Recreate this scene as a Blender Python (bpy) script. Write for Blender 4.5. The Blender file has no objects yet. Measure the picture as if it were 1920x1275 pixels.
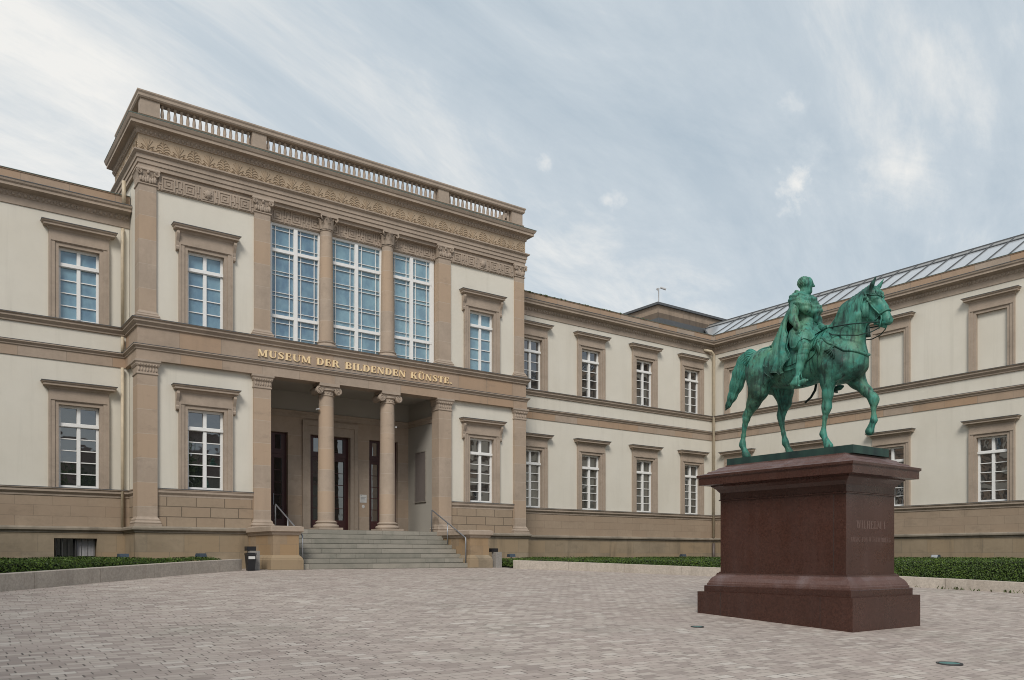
import bpy, math, random
import numpy as np
from mathutils import Matrix, Vector
random.seed(7); rng = np.random.default_rng(7)
C = bpy.context.scene.collection
SC = bpy.context.scene
R = math.radians

# ------------------------------------------------------------------ camera
EYE = 0.43                      # camera height above the foot of the museum steps (the court falls away towards the camera)
cam = bpy.data.objects.new('camera', bpy.data.cameras.new('camera')); C.objects.link(cam)
cam.location = (0, 0, EYE); cam.rotation_euler = (R(90), 0, -0.63028)
cam.data.sensor_width = 36; cam.data.lens = 1537.96/1920*36
cam.data.shift_y = (1040.7-637.5)/1920
cam.data.clip_start = 0.1; cam.data.clip_end = 6000
SC.camera = cam

# ------------------------------------------------------------------ sky, sun, exposure
SUN_EL, SUN_AZ = 43, 222         # azimuth clockwise from +Y: the sun stands behind and left of the camera, veiled
W = bpy.data.worlds.new('World'); SC.world = W; W.use_nodes = True
nt = W.node_tree; N = nt.nodes; L = nt.links
bg = N['Background']; bg.inputs['Strength'].default_value = 0.1
sky = N.new('ShaderNodeTexSky'); sky.sky_type = 'NISHITA'; sky.sun_disc = False
sky.sun_elevation = R(SUN_EL); sky.sun_rotation = R(SUN_AZ); sky.dust_density = 2.0
def wmath(op, a, b=None, c=None, clamp=False):
    n = N.new('ShaderNodeMath'); n.operation = op; n.use_clamp = clamp
    for i, v in enumerate((a, b, c)):
        if v is None: continue
        if isinstance(v, (int, float)): n.inputs[i].default_value = v
        else: L.new(v, n.inputs[i])
    return n.outputs[0]
def wramp(v, stops, mode='LINEAR'):
    n = N.new('ShaderNodeValToRGB'); n.color_ramp.interpolation = mode
    e = n.color_ramp.elements
    while len(e) < len(stops): e.new(0.5)
    for i, (p, c) in enumerate(stops):
        e[i].position = p; e[i].color = (c, c, c, 1) if isinstance(c, (int, float)) else (*c, 1)
    L.new(v, n.inputs[0]); return n.outputs[0]
tc = N.new('ShaderNodeTexCoord'); sx = N.new('ShaderNodeSeparateXYZ'); L.new(tc.outputs['Generated'], sx.inputs[0])
zz = wmath('MAXIMUM', sx.outputs['Z'], 0.0)
den = wmath('ADD', zz, 0.12)
px = wmath('DIVIDE', sx.outputs['X'], den); py = wmath('DIVIDE', sx.outputs['Y'], den)
ca, sa = 0.954, 0.299            # direction in which the cirrus streaks run
al = wmath('ADD', wmath('MULTIPLY', px, ca), wmath('MULTIPLY', py, sa))
ac = wmath('SUBTRACT', wmath('MULTIPLY', py, ca), wmath('MULTIPLY', px, sa))
def wnoise(ka, kc, off, scale=1, detail=6, rough=0.55, dist=0.0):
    cb = N.new('ShaderNodeCombineXYZ'); L.new(wmath('MULTIPLY', al, ka), cb.inputs[0]); L.new(wmath('MULTIPLY', ac, kc), cb.inputs[1]); cb.inputs[2].default_value = off
    n = N.new('ShaderNodeTexNoise'); n.inputs['Scale'].default_value = scale; n.inputs['Detail'].default_value = detail
    n.inputs['Roughness'].default_value = rough; n.inputs['Distortion'].default_value = dist
    L.new(cb.outputs[0], n.inputs['Vector']); return n.outputs['Fac']
streak = wramp(wnoise(0.55, 2.3, 3.1, 1.0, 10, 0.68, 0.7), [(0.36, 0.0), (0.66, 1.0)])
broad = wramp(wnoise(0.40, 0.75, 9.3, 1.0, 5, 0.55, 0.3), [(0.36, 0.0), (0.64, 1.0)])
puff = wramp(wnoise(2.6, 3.4, 1.7, 1.0, 7, 0.6, 0.5), [(0.64, 0.0), (0.76, 1.0)])
# thicker bright veil low down and over the left of the main front (azimuth about north)
lowb = wramp(zz, [(0.06, 1.0), (0.42, 0.0)])
leftd = wmath('ADD', wmath('MULTIPLY', sx.outputs['Y'], 0.93), wmath('MULTIPLY', sx.outputs['X'], -0.37))
leftb = wramp(leftd, [(0.52, 0.0), (0.93, 1.0)], 'EASE')
fine = wramp(wnoise(1.5, 3.0, 5.5, 1.0, 9, 0.64, 1.2), [(0.38, 0.0), (0.68, 1.0)])
veil = wmath('ADD', wmath('ADD', wmath('MULTIPLY', streak, 0.46), wmath('MULTIPLY', broad, 0.34)), wmath('MULTIPLY', fine, 0.20))
veil = wmath('ADD', veil, wmath('MULTIPLY', wmath('MULTIPLY', streak, fine), 0.10))
# a handful of small detached puffs, each a fixed direction in the sky
PUFFS = [((0.754, 0.5255, 0.3942), 0.026, 1.0), ((0.7298, 0.5086, 0.457), 0.018, 0.5), ((0.7565, 0.5030, 0.4185), 0.026, 0.45), ((0.6239, 0.6741, 0.3955), 0.015, 0.7), ((0.5621, 0.7049, 0.4326), 0.013, 0.7), ((0.8059, 0.4375, 0.399), 0.034, 0.28)]
nv = N.new('ShaderNodeTexNoise'); nv.inputs['Scale'].default_value = 26; nv.inputs['Detail'].default_value = 6; nv.inputs['Roughness'].default_value = 0.6
L.new(tc.outputs['Generated'], nv.inputs['Vector'])
pf = None
for D_, r_, a_ in PUFFS:
    D_ = Vector(D_).normalized(); dp = N.new('ShaderNodeVectorMath'); dp.operation = 'DISTANCE'; L.new(tc.outputs['Generated'], dp.inputs[0]); dp.inputs[1].default_value = D_
    q = wmath('SUBTRACT', 1.0, wmath('DIVIDE', dp.outputs['Value'], r_*1.05)); q = wmath('ADD', q, wmath('MULTIPLY', wmath('SUBTRACT', nv.outputs['Fac'], 0.5), 3.2))
    q = wmath('MULTIPLY', wramp(q, [(0.12, 0.0), (0.75, 1.0)]), a_*0.42); pf = q if pf is None else wmath('MAXIMUM', pf, q)
veil = wmath('ADD', veil, pf)
veil = wmath('ADD', veil, wmath('MULTIPLY', lowb, 0.46))
veil = wmath('ADD', veil, wmath('MULTIPLY', leftb, 0.44))
veil = wmath('ADD', wmath('SUBTRACT', veil, 0.10), wmath('MULTIPLY', puff, 0.12), clamp=True)
vc = N.new('ShaderNodeValToRGB'); e = vc.color_ramp.elements
e[0].position = 0.0; e[0].color = (4.35, 5.25, 6.05, 1); e[1].position = 1.0; e[1].color = (9.2, 9.1, 8.75, 1)
e2 = e.new(0.5); e2.color = (5.9, 6.6, 7.15, 1)
L.new(veil, vc.inputs[0])
mx = N.new('ShaderNodeMix'); mx.data_type = 'RGBA'
# behind the camera the veil is thinner and more of the blue sky shows
behind = wramp(sx.outputs['Y'], [(-0.55, 0.45), (0.1, 0.93)])
rm = N.new('ShaderNodeMapRange'); rm.inputs['From Min'].default_value = -1.0; rm.inputs['From Max'].default_value = 0.2
rm.inputs['To Min'].default_value = 0.40; rm.inputs['To Max'].default_value = 0.93
L.new(sx.outputs['Y'], rm.inputs['Value'])
L.new(rm.outputs[0], mx.inputs['Factor']); L.new(sky.outputs[0], mx.inputs['A']); L.new(vc.outputs[0], mx.inputs['B'])
L.new(mx.outputs['Result'], bg.inputs['Color'])

sd = bpy.data.lights.new('sun', 'SUN'); sun = bpy.data.objects.new('sun', sd); C.objects.link(sun)
sd.energy = 2.35; sd.angle = R(20); sd.color = (1.0, 0.95, 0.88)
az, el = R(SUN_AZ), R(SUN_EL)
sun.rotation_euler = Vector((-math.sin(az)*math.cos(el), -math.cos(az)*math.cos(el), -math.sin(el))).to_track_quat('-Z', 'Y').to_euler()
SC.render.engine = 'CYCLES'; SC.cycles.pixel_filter_type = 'BLACKMAN_HARRIS'; SC.cycles.filter_width = 1.0     # crisp, like the photograph
SC.view_settings.view_transform = 'Standard'; SC.view_settings.look = 'None'
SC.view_settings.exposure = 0.02; SC.view_settings.gamma = 1.0

# ------------------------------------------------------------------ node helpers for materials
class MT:
    def __init__(s, name, rough=0.8, spec=0.5):
        s.m = bpy.data.materials.new(name); s.m.use_nodes = True
        s.N = s.m.node_tree.nodes; s.L = s.m.node_tree.links
        s.b = s.N['Principled BSDF']; s.b.inputs['Roughness'].default_value = rough
        s.b.inputs['Specular IOR Level'].default_value = spec
        s.tc = s.N.new('ShaderNodeTexCoord').outputs['Object']
        s.geo = s.N.new('ShaderNodeNewGeometry')
        s.pos = s.geo.outputs['Position']
    def _in(s, sock, v):
        if v is None: return
        if isinstance(v, (int, float)): sock.default_value = v
        elif isinstance(v, tuple): sock.default_value = (*v, 1) if len(sock.default_value) == 4 and len(v) == 3 else v
        else: s.L.new(v, sock)
    def math(s, op, a, b=None, clamp=False):
        n = s.N.new('ShaderNodeMath'); n.operation = op; n.use_clamp = clamp
        s._in(n.inputs[0], a); s._in(n.inputs[1], b); return n.outputs[0]
    def sep(s, v):
        n = s.N.new('ShaderNodeSeparateXYZ'); s.L.new(v, n.inputs[0]); return n.outputs
    def comb(s, x, y, z):
        n = s.N.new('ShaderNodeCombineXYZ')
        for i, v in enumerate((x, y, z)): s._in(n.inputs[i], v)
        return n.outputs[0]
    def map(s, v, scale=(1, 1, 1), loc=(0, 0, 0)):
        n = s.N.new('ShaderNodeMapping'); s.L.new(v, n.inputs[0]); n.inputs['Scale'].default_value = scale; n.inputs['Location'].default_value = loc
        return n.outputs[0]
    def noise(s, v, scale, detail=5, rough=0.55, dist=0.0):
        n = s.N.new('ShaderNodeTexNoise'); s.L.new(v, n.inputs['Vector'])
        n.inputs['Scale'].default_value = scale; n.inputs['Detail'].default_value = detail; n.inputs['Roughness'].default_value = rough; n.inputs['Distortion'].default_value = dist
        return n.outputs['Fac']
    def ramp(s, v, stops, mode='LINEAR'):
        n = s.N.new('ShaderNodeValToRGB'); n.color_ramp.interpolation = mode; e = n.color_ramp.elements
        while len(e) < len(stops): e.new(0.5)
        for i, (p, c) in enumerate(stops):
            e[i].position = p; e[i].color = (c, c, c, 1) if isinstance(c, (int, float)) else (*c, 1)
        s.L.new(v, n.inputs[0]); return n.outputs[0]
    def mix(s, f, a, b, mode='MIX'):
        n = s.N.new('ShaderNodeMix'); n.data_type = 'RGBA'; n.blend_type = mode
        s._in(n.inputs['Factor'], f); s._in(n.inputs['A'], a); s._in(n.inputs['B'], b); return n.outputs['Result']
    def col(s, c): s._in(s.b.inputs['Base Color'], c)
    def bump(s, h, strength=0.3, dist=0.01):
        n = s.N.new('ShaderNodeBump'); n.inputs['Strength'].default_value = strength; n.inputs['Distance'].default_value = dist
        s.L.new(h, n.inputs['Height']); s.L.new(n.outputs[0], s.b.inputs['Normal'])
    def brick(s, v, bw, rh, mortar, offset=0.5, c1=(0.3, 0.3, 0.3), c2=(0.6, 0.6, 0.6), mc=(0, 0, 0), bias=0.0, smooth=0.1):
        n = s.N.new('ShaderNodeTexBrick'); s.L.new(v, n.inputs['Vector']); n.offset = offset; n.squash = 1.0
        n.inputs['Scale'].default_value = 1.0; n.inputs['Brick Width'].default_value = bw; n.inputs['Row Height'].default_value = rh
        n.inputs['Mortar Size'].default_value = mortar; n.inputs['Mortar Smooth'].default_value = smooth; n.inputs['Bias'].default_value = bias
        n.inputs['Color1'].default_value = (*c1, 1); n.inputs['Color2'].default_value = (*c2, 1); n.inputs['Mortar'].default_value = (*mc, 1)
        return n.outputs['Color'], n.outputs['Fac']

def stone_mat(name, base, var=0.25, block=None, joint=0.006, jointdark=0.55, stain=0.3, warm=(0.42, 0.27, 0.16), warmth=0.25, zoff=0.0, jcol=None):
    m = MT(name, 0.9, 0.25)
    x = m.sep(m.pos)
    uv = m.comb(m.math('ADD', x[0], x[1]), m.math('ADD', x[2], -zoff), 0.0)
    n1 = m.noise(m.pos, 1.3, 4); n2 = m.noise(m.pos, 9, 6, 0.65); n3 = m.noise(m.map(m.pos, (2.2, 2.2, 0.35)), 1.0, 5)
    c = m.mix(m.ramp(n1, [(0.3, 0.0), (0.7, 1.0)]), tuple(v*(1-var*0.5) for v in base), tuple(min(1, v*(1+var*0.5)) for v in base))
    c = m.mix(m.math('MULTIPLY', m.ramp(n2, [(0.35, 0.0), (0.75, 1.0)]), 0.42), c, tuple(v*0.70 for v in base))
    c = m.mix(m.math('MULTIPLY', m.ramp(m.noise(m.pos, 3.1, 6, 0.7), [(0.50, 0.0), (0.70, 1.0)]), 0.30), c, (base[0]*1.12, base[1]*1.10, base[2]*1.10))
    h = n2
    if block:
        bc, bf = m.brick(uv, block[0], block[1], joint, block[2] if len(block) > 2 else 0.5, (0.25,)*3, (0.75,)*3)
        g = m.N.new('ShaderNodeRGBToBW'); m.L.new(bc, g.inputs[0])
        t = g.outputs[0]
        c = m.mix(m.ramp(t, [(0.25, 0.0), (0.75, 0.95)]), c, m.mix(warmth, tuple(v*0.82 for v in base), warm))
        c = m.mix(m.math('MULTIPLY', bf, jointdark), c, jcol or tuple(v*0.35 for v in base))
        h = m.math('SUBTRACT', m.math('MULTIPLY', n2, 0.3), bf)
    if stain: c = m.mix(m.math('MULTIPLY', m.ramp(n3, [(0.52, 0.0), (0.78, 1.0)]), stain), c, tuple(v*0.42 for v in base))
    so = m.ramp(m.noise(m.map(m.pos, (0.7, 0.7, 1.6), (3, 8, 1)), 1.6, 7, 0.72), [(0.56, 0.0), (0.66, 1.0)])
    c = m.mix(m.math('MULTIPLY', so, 0.28), c, tuple(v*0.50 for v in base))
    m.col(c); m.bump(h, 0.25, 0.008)
    return m.m

M = {}
def plain_(name, c, rough=0.6, metal=0.0, var=0.25, scale=7):
    m = MT(name, rough); m.b.inputs['Metallic'].default_value = metal
    m.col(m.mix(m.noise(m.pos, scale, 4), tuple(v*(1-var) for v in c), tuple(min(1, v*(1+var)) for v in c))); return m.m
SAND = (0.392, 0.320, 0.255)
M['stone'] = stone_mat('sandstone', SAND, 0.22, stain=0.22)
M['stone_block'] = stone_mat('sandstone_blocks', SAND, 0.2, (60.0, 0.72, 0.37), 0.006, 0.75, 0.22, (0.47, 0.335, 0.225), 0.7, 0.43, (0.50, 0.43, 0.35))
M['stone_band'] = stone_mat('sandstone_band', SAND, 0.2, (1.25, 2.0, 0.0), 0.007, 0.5, 0.25, (0.42, 0.255, 0.14), 0.6, 0.1)
M['ashlar'] = stone_mat('sandstone_ashlar', (0.36, 0.28, 0.205), 0.16, (0.95, 0.315, 0.5), 0.006, 0.5, 0.15, (0.38, 0.28, 0.20), 0.4, 1.27)
M['ashlar_deep'] = stone_mat('rusticated_ashlar', (0.35, 0.275, 0.20), 0.2, (0.86, 0.315, 0.5), 0.014, 0.85, 0.2, (0.39, 0.28, 0.19), 0.45, 1.27)
M['base'] = stone_mat('weathered_base_stone', (0.285, 0.235, 0.17), 0.45, (1.05, 0.52, 0.4), 0.006, 0.4, 0.75, (0.38, 0.275, 0.165), 0.6, 0.0)
M['frieze'] = stone_mat('frieze_stone', (0.425, 0.335, 0.24), 0.16, stain=0.15)
M['dark_stone'] = stone_mat('dark_weathered_stone', (0.25, 0.215, 0.17), 0.45, stain=0.7)
M['bay_stone'] = stone_mat('cheek_wall_stone', (0.31, 0.235, 0.16), 0.35, (0.52, 0.42, 0.42), 0.004, 0.25, 0.6, (0.37, 0.245, 0.13), 0.7, 0.33)

m = MT('cream_render', 0.92, 0.2)
n1 = m.noise(m.pos, 0.5, 4); n2 = m.noise(m.pos, 60, 3); n3 = m.noise(m.map(m.pos, (1.5, 1.5, 0.25)), 1.0, 5)
c = m.mix(m.ramp(n1, [(0.3, 0.0), (0.7, 1.0)]), (0.635, 0.597, 0.512), (0.675, 0.642, 0.562))
c = m.mix(m.math('MULTIPLY', m.ramp(n3, [(0.5, 0.0), (0.8, 1.0)]), 0.22), c, (0.44, 0.405, 0.34))
m.col(c); n4 = m.noise(m.map(m.pos, (3.2, 3.2, 0.16), (2, 5, 1)), 1.0, 6, 0.65)
c = m.mix(m.math('MULTIPLY', m.ramp(n4, [(0.56, 0.0), (0.74, 1.0)]), 0.20), c, (0.36, 0.335, 0.28))
c = m.mix(m.math('MULTIPLY', m.ramp(m.noise(m.pos, 2.2, 6, 0.7), [(0.45, 0.0), (0.75, 1.0)]), 0.12), c, (0.47, 0.45, 0.40))
m.col(c); m.bump(n2, 0.25, 0.004); M['cream'] = m.m
M['porch_plaster'] = plain_('shaded_porch_plaster', (0.36, 0.34, 0.30), 0.9, 0, 0.08, 1.2)  # plaster toned darker, the porch's shade is put into its colour

m = MT('white_paint', 0.45); n1 = m.noise(m.pos, 6, 4); m.col(m.mix(n1, (0.74, 0.74, 0.72), (0.82, 0.82, 0.80))); M['white'] = m.m
def glass_mat(name, base, base2, ior=1.75, wav=0.06, sc=(1, 1, 1)):
    m = MT(name, 0.02, 0.5); m.b.inputs['IOR'].default_value = ior
    oi = m.N.new('ShaderNodeObjectInfo')
    n1 = m.noise(m.map(m.pos, sc), 1.1, 4, 0.6); n2 = m.noise(m.pos, 1.7, 2)
    f = m.math('ADD', m.math('MULTIPLY', m.ramp(n1, [(0.38, 0.0), (0.62, 1.0)]), 0.55), m.math('MULTIPLY', oi.outputs['Random'], 0.45))
    m.col(m.mix(f, base, base2)); m.bump(n2, wav, 0.05)
    return m.m
M['glass'] = glass_mat('dark_window_glass', (0.010, 0.012, 0.013), (0.025, 0.028, 0.03), 2.6)
M['glass_curtain'] = glass_mat('glass_over_pale_curtain', (0.035, 0.036, 0.032), (0.12, 0.12, 0.105), 2.2, 0.06, (5, 5, 0.35))
M['glass_blue'] = glass_mat('glass_blue_blind_sky_tint', (0.095, 0.175, 0.255), (0.215, 0.36, 0.42), 1.9, 0.10, (2.4, 2.4, 1.6))  # bluish blind tone, with the sky's reflection painted in as mottled blue
m = MT('blind_curtain', 0.9); m.col(m.mix(m.noise(m.map(m.pos, (9, 9, 0.4)), 1.0, 3), (0.30, 0.29, 0.26), (0.42, 0.41, 0.37))); M['curtain'] = m.m
m = MT('roof_glass', 0.16, 0.5); m.b.inputs['IOR'].default_value = 1.6
m.col(m.mix(m.noise(m.pos, 0.8, 3), (0.36, 0.38, 0.40), (0.46, 0.48, 0.49))); M['roof_glass'] = m.m
plain = plain_
M['lead'] = plain('roof_lead', (0.09, 0.095, 0.10), 0.6)
M['copper_edge'] = plain('weathered_copper_edge', (0.10, 0.13, 0.11), 0.7)
M['pipe'] = plain('cream_downpipe', (0.52, 0.44, 0.32), 0.5)
M['pipe_dark'] = plain('dark_standpipe', (0.09, 0.07, 0.06), 0.5)
M['gold'] = plain('gilded_letters', (0.93, 0.70, 0.41), 0.34, 0.12, 0.12, 20)
M['door'] = plain('dark_red_door_paint', (0.055, 0.017, 0.016), 0.4, 0, 0.2)
M['steel'] = plain('handrail_steel', (0.30, 0.31, 0.33), 0.42, 0.6, 0.15)
M['black'] = plain('black_plastic', (0.014, 0.014, 0.016), 0.45)
M['label'] = plain('pale_label', (0.62, 0.62, 0.60), 0.5, 0, 0.08)
M['floodlight'] = plain('floodlight_housing', (0.06, 0.08, 0.105), 0.4, 0.2)
M['panel'] = plain('grey_display_panel', (0.16, 0.14, 0.13), 0.5, 0, 0.1)
M['soil'] = plain('bed_soil', (0.06, 0.045, 0.03), 0.95)
M['camera_white'] = plain('camera_housing', (0.45, 0.45, 0.45), 0.4)
M['verdigris'] = plain('verdigris_cover', (0.08, 0.18, 0.165), 0.7)
M['dark_metal'] = plain('dark_iron', (0.04, 0.04, 0.04), 0.6)

def steps_mat():
    m = MT('granite_steps', 0.85, 0.3); x = m.sep(m.pos)
    bc, bf = m.brick(m.comb(x[0], m.math('ADD', x[2], 0.0), 0.0), 2.1, 0.16, 0.006, 0.37, (0.0,)*3, (1.0,)*3)
    g = m.N.new('ShaderNodeRGBToBW'); m.L.new(bc, g.inputs[0])
    c = m.mix(g.outputs[0], (0.285, 0.268, 0.225), (0.385, 0.355, 0.30))
    c = m.mix(m.math('MULTIPLY', bf, 0.55), c, (0.10, 0.09, 0.075))
    c = m.mix(m.math('MULTIPLY', m.ramp(m.noise(m.pos, 2.0, 6, 0.65), [(0.45, 0.0), (0.75, 1.0)]), 0.55), c, (0.14, 0.15, 0.12))
    c = m.mix(m.math('MULTIPLY', m.noise(m.pos, 45, 2), 0.4), c, (0.16, 0.155, 0.14))
    m.col(c); m.bump(m.noise(m.pos, 30, 4), 0.2, 0.006); return m.m
M['steps'] = steps_mat()

def granite_mat(name, c1, c2, c3, rough, sc=38, streak=0.3, cs=(0.3, 0.26, 0.27)):
    m = MT(name, rough, 0.5)
    sp = m.noise(m.pos, sc, 3, 0.7); sp2 = m.noise(m.pos, sc*2.3, 2, 0.6)
    c = m.mix(m.ramp(sp, [(0.38, 0.0), (0.62, 1.0)]), c1, c2)
    c = m.mix(m.math('MULTIPLY', m.ramp(sp2, [(0.55, 0.0), (0.7, 1.0)]), 0.6), c, c3)
    st = m.ramp(m.noise(m.map(m.pos, (3.0, 3.0, 0.18)), 1.0, 6, 0.6), [(0.5, 0.0), (0.8, 1.0)])
    c = m.mix(m.math('MULTIPLY', st, streak), c, cs)
    bl = m.ramp(m.noise(m.pos, 0.9, 5), [(0.35, 0.0), (0.75, 1.0)])
    c = m.mix(m.math('MULTIPLY', bl, 0.35), c, tuple(v*0.55 for v in c1))
    m.col(c); m.L.new(m.ramp(m.noise(m.pos, 2.5, 5), [(0.3, rough*0.8), (0.7, min(1, rough*1.5))]), m.b.inputs['Roughness'])
    m.bump(sp, 0.06, 0.004); return m.m
M['granite'] = granite_mat('red_granite', (0.042, 0.017, 0.012), (0.078, 0.033, 0.024), (0.12, 0.064, 0.050), 0.24, streak=0.16, cs=(0.17, 0.125, 0.12))
M['granite_worn'] = granite_mat('worn_red_granite', (0.095, 0.047, 0.038), (0.145, 0.080, 0.067), (0.20, 0.13, 0.115), 0.36, streak=0.45)
M['kerb'] = granite_mat('pale_granite', (0.39, 0.345, 0.295), (0.50, 0.445, 0.38), (0.32, 0.28, 0.24), 0.75, 16, 0.6, (0.24, 0.20, 0.16))
M['inscription'] = plain('worn_inscription', (0.135, 0.088, 0.074), 0.6, 0, 0.35, 30)
M['grey_post'] = granite_mat('grey_granite_post', (0.25, 0.235, 0.215), (0.33, 0.31, 0.285), (0.2, 0.19, 0.18), 0.75, 30, 0.3, (0.2, 0.18, 0.16))

def paving_mat():
    m = MT('paving_stones', 0.82, 0.35); x = m.sep(m.pos)
    BWD, RH = 0.215, 0.125
    X = m.math('ADD', x[0], m.math('MULTIPLY', m.noise(m.pos, 0.5, 2), 0.10)); Y = m.math('ADD', x[1], m.math('MULTIPLY', m.noise(m.map(m.pos, (1, 1, 1), (7, 7, 0)), 0.45, 2), 0.14))
    yr = m.math('DIVIDE', Y, RH); row = m.math('FLOOR', yr)
    wn0 = m.N.new('ShaderNodeTexWhiteNoise'); wn0.noise_dimensions = '1D'; m.L.new(row, wn0.inputs['W'])
    xr = m.math('ADD', m.math('DIVIDE', X, BWD), m.math('ADD', m.math('MULTIPLY', row, 0.5), m.math('MULTIPLY', wn0.outputs['Value'], 0.35))); colm = m.math('FLOOR', xr)
    wn = m.N.new('ShaderNodeTexWhiteNoise'); wn.noise_dimensions = '2D'; m.L.new(m.comb(colm, row, 0.0), wn.inputs['Vector'])
    t = wn.outputs['Value']; rc = m.sep(wn.outputs['Color'])
    fx = m.math('FRACT', xr); fy = m.math('FRACT', yr)
    dx = m.math('MULTIPLY', m.math('SUBTRACT', 0.5, m.math('ABSOLUTE', m.math('SUBTRACT', fx, 0.5))), BWD)
    dy = m.math('MULTIPLY', m.math('SUBTRACT', 0.5, m.math('ABSOLUTE', m.math('SUBTRACT', fy, 0.5))), RH)
    gx = m.math('MULTIPLY', m.math('LESS_THAN', dx, m.math('ADD', 0.001, m.math('MULTIPLY', rc[1], 0.0105))), m.ramp(rc[2], [(0.15, 0.25), (0.7, 1.0)]))
    gy = m.math('MULTIPLY', m.math('LESS_THAN', dy, m.math('MULTIPLY', rc[0], 0.0052)), 0.75)
    gap = m.math('MAXIMUM', gx, gy)
    c = m.ramp(t, [(0.0, (0.29, 0.24, 0.215)), (0.2, (0.39, 0.33, 0.29)), (0.45, (0.45, 0.38, 0.34)), (0.7, (0.49, 0.43, 0.375)), (0.9, (0.54, 0.475, 0.42)), (0.99, (0.62, 0.57, 0.51))])
    big = m.ramp(m.noise(m.pos, 0.35, 5, 0.6), [(0.3, 0.0), (0.7, 1.0)])
    c = m.mix(m.math('MULTIPLY', big, 0.34), c, (0.31, 0.262, 0.238))
    wear = m.ramp(m.noise(m.map(m.pos, (1, 1, 1), (23, 4, 0)), 1.1, 6, 0.7), [(0.50, 0.0), (0.68, 1.0)])
    c = m.mix(m.math('MULTIPLY', wear, 0.22), c, (0.27, 0.23, 0.205))
    pink = m.ramp(m.noise(m.map(m.pos, (1, 1, 1), (5, 3, 0)), 0.8, 4), [(0.5, 0.0), (0.75, 1.0)])
    c = m.mix(m.math('MULTIPLY', pink, 0.35), c, (0.42, 0.335, 0.30))
    c = m.mix(m.math('MULTIPLY', m.noise(m.pos, 35, 4, 0.7), 0.35), c, (0.28, 0.24, 0.21))
    c = m.mix(m.math('MULTIPLY', gap, 0.88), c, (0.06, 0.05, 0.044))
    ms = m.ramp(m.noise(m.map(m.pos, (1, 1, 1), (11, 2, 0)), 0.5, 6, 0.65), [(0.58, 0.0), (0.70, 1.0)])
    c = m.mix(m.math('MULTIPLY', ms, 0.32), c, (0.20, 0.19, 0.155))
    m.col(c)
    m.bump(m.math('SUBTRACT', m.math('MULTIPLY', t, 0.4), gap), 0.6, 0.012); return m.m
M['paving'] = paving_mat()

def bronze_mat(name, dark=0.0):
    m = MT(name, 0.55, 0.35); m.b.inputs['Metallic'].default_value = 0.05
    a = m.noise(m.map(m.pos, (5, 5, 1.3)), 1.0, 5, 0.6, 0.3)
    b = m.noise(m.pos, 2.0, 5, 0.6); c_ = m.noise(m.pos, 8, 7, 0.7); d = m.noise(m.map(m.pos, (20, 20, 2.2), (3, 1, 7)), 1.0, 6, 0.65); e_ = m.noise(m.map(m.pos, (26, 26, 2.5), (9, 1, 2)), 1.0, 6, 0.65)
    c = m.mix(m.ramp(a, [(0.34, 0.0), (0.64, 1.0)]), (0.034, 0.145, 0.108), (0.070, 0.265, 0.200))
    c = m.mix(m.math('MULTIPLY', m.ramp(b, [(0.46, 0.0), (0.66, 1.0)]), 0.65), c, (0.135, 0.245, 0.130))
    c = m.mix(m.math('MULTIPLY', m.ramp(c_, [(0.50, 0.0), (0.66, 1.0)]), 0.65), c, (0.034, 0.285, 0.245))
    c = m.mix(m.math('MULTIPLY', m.ramp(e_, [(0.54, 0.0), (0.72, 1.0)]), 0.5), c, (0.17, 0.38, 0.30))
    c = m.mix(m.ramp(d, [(0.50-dark*0.25, 0.0), (0.66-dark*0.3, 0.85)]), c, (0.012, 0.024, 0.022))
    c = m.mix(m.ramp(m.noise(m.map(m.pos, (1, 1, 1), (4, 9, 2)), 1.25, 6, 0.65), [(0.51-dark*0.15, 0.0), (0.62-dark*0.1, 0.78)]), c, (0.010, 0.020, 0.018))
    m.col(c); m.L.new(m.ramp(c_, [(0.3, 0.42), (0.7, 0.72)]), m.b.inputs['Roughness']); m.bump(m.noise(m.pos, 38, 5, 0.7), 0.22, 0.006); return m.m
M['bronze'] = bronze_mat('green_patinated_bronze')
M['bronze_dark'] = bronze_mat('dark_streaked_bronze', 1.0)
m = MT('bronze_slab', 0.55); m.b.inputs['Metallic'].default_value = 0.1
x = m.sep(m.pos)
c = m.mix(m.ramp(m.noise(m.map(m.pos, (3, 3, 0.6)), 1.5, 5), [(0.35, 0.0), (0.7, 1.0)]), (0.012, 0.030, 0.030), (0.030, 0.080, 0.062))
m.col(c); M['bronze_slab'] = m.m

def leaf_mat(name, c1, c2, c3):
    m = MT(name, 0.55, 0.35); oi = m.N.new('ShaderNodeNewGeometry')
    r = oi.outputs['Random Per Island']
    c = m.ramp(r, [(0.0, c1), (0.55, c2), (1.0, c3)])
    c = m.mix(m.math('MULTIPLY', m.ramp(m.noise(m.pos, 1.3, 4), [(0.35, 0.0), (0.7, 1.0)]), 0.5), c, c1)
    m.col(c); return m.m
M['leaf'] = leaf_mat('hedge_leaves', (0.024, 0.048, 0.007), (0.052, 0.098, 0.011), (0.115, 0.180, 0.020))
M['weed'] = leaf_mat('weed_leaves', (0.05, 0.07, 0.02), (0.08, 0.11, 0.035), (0.13, 0.13, 0.06))
M['hedge_core'] = plain('hedge_inside', (0.010, 0.016, 0.004), 0.95)

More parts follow.
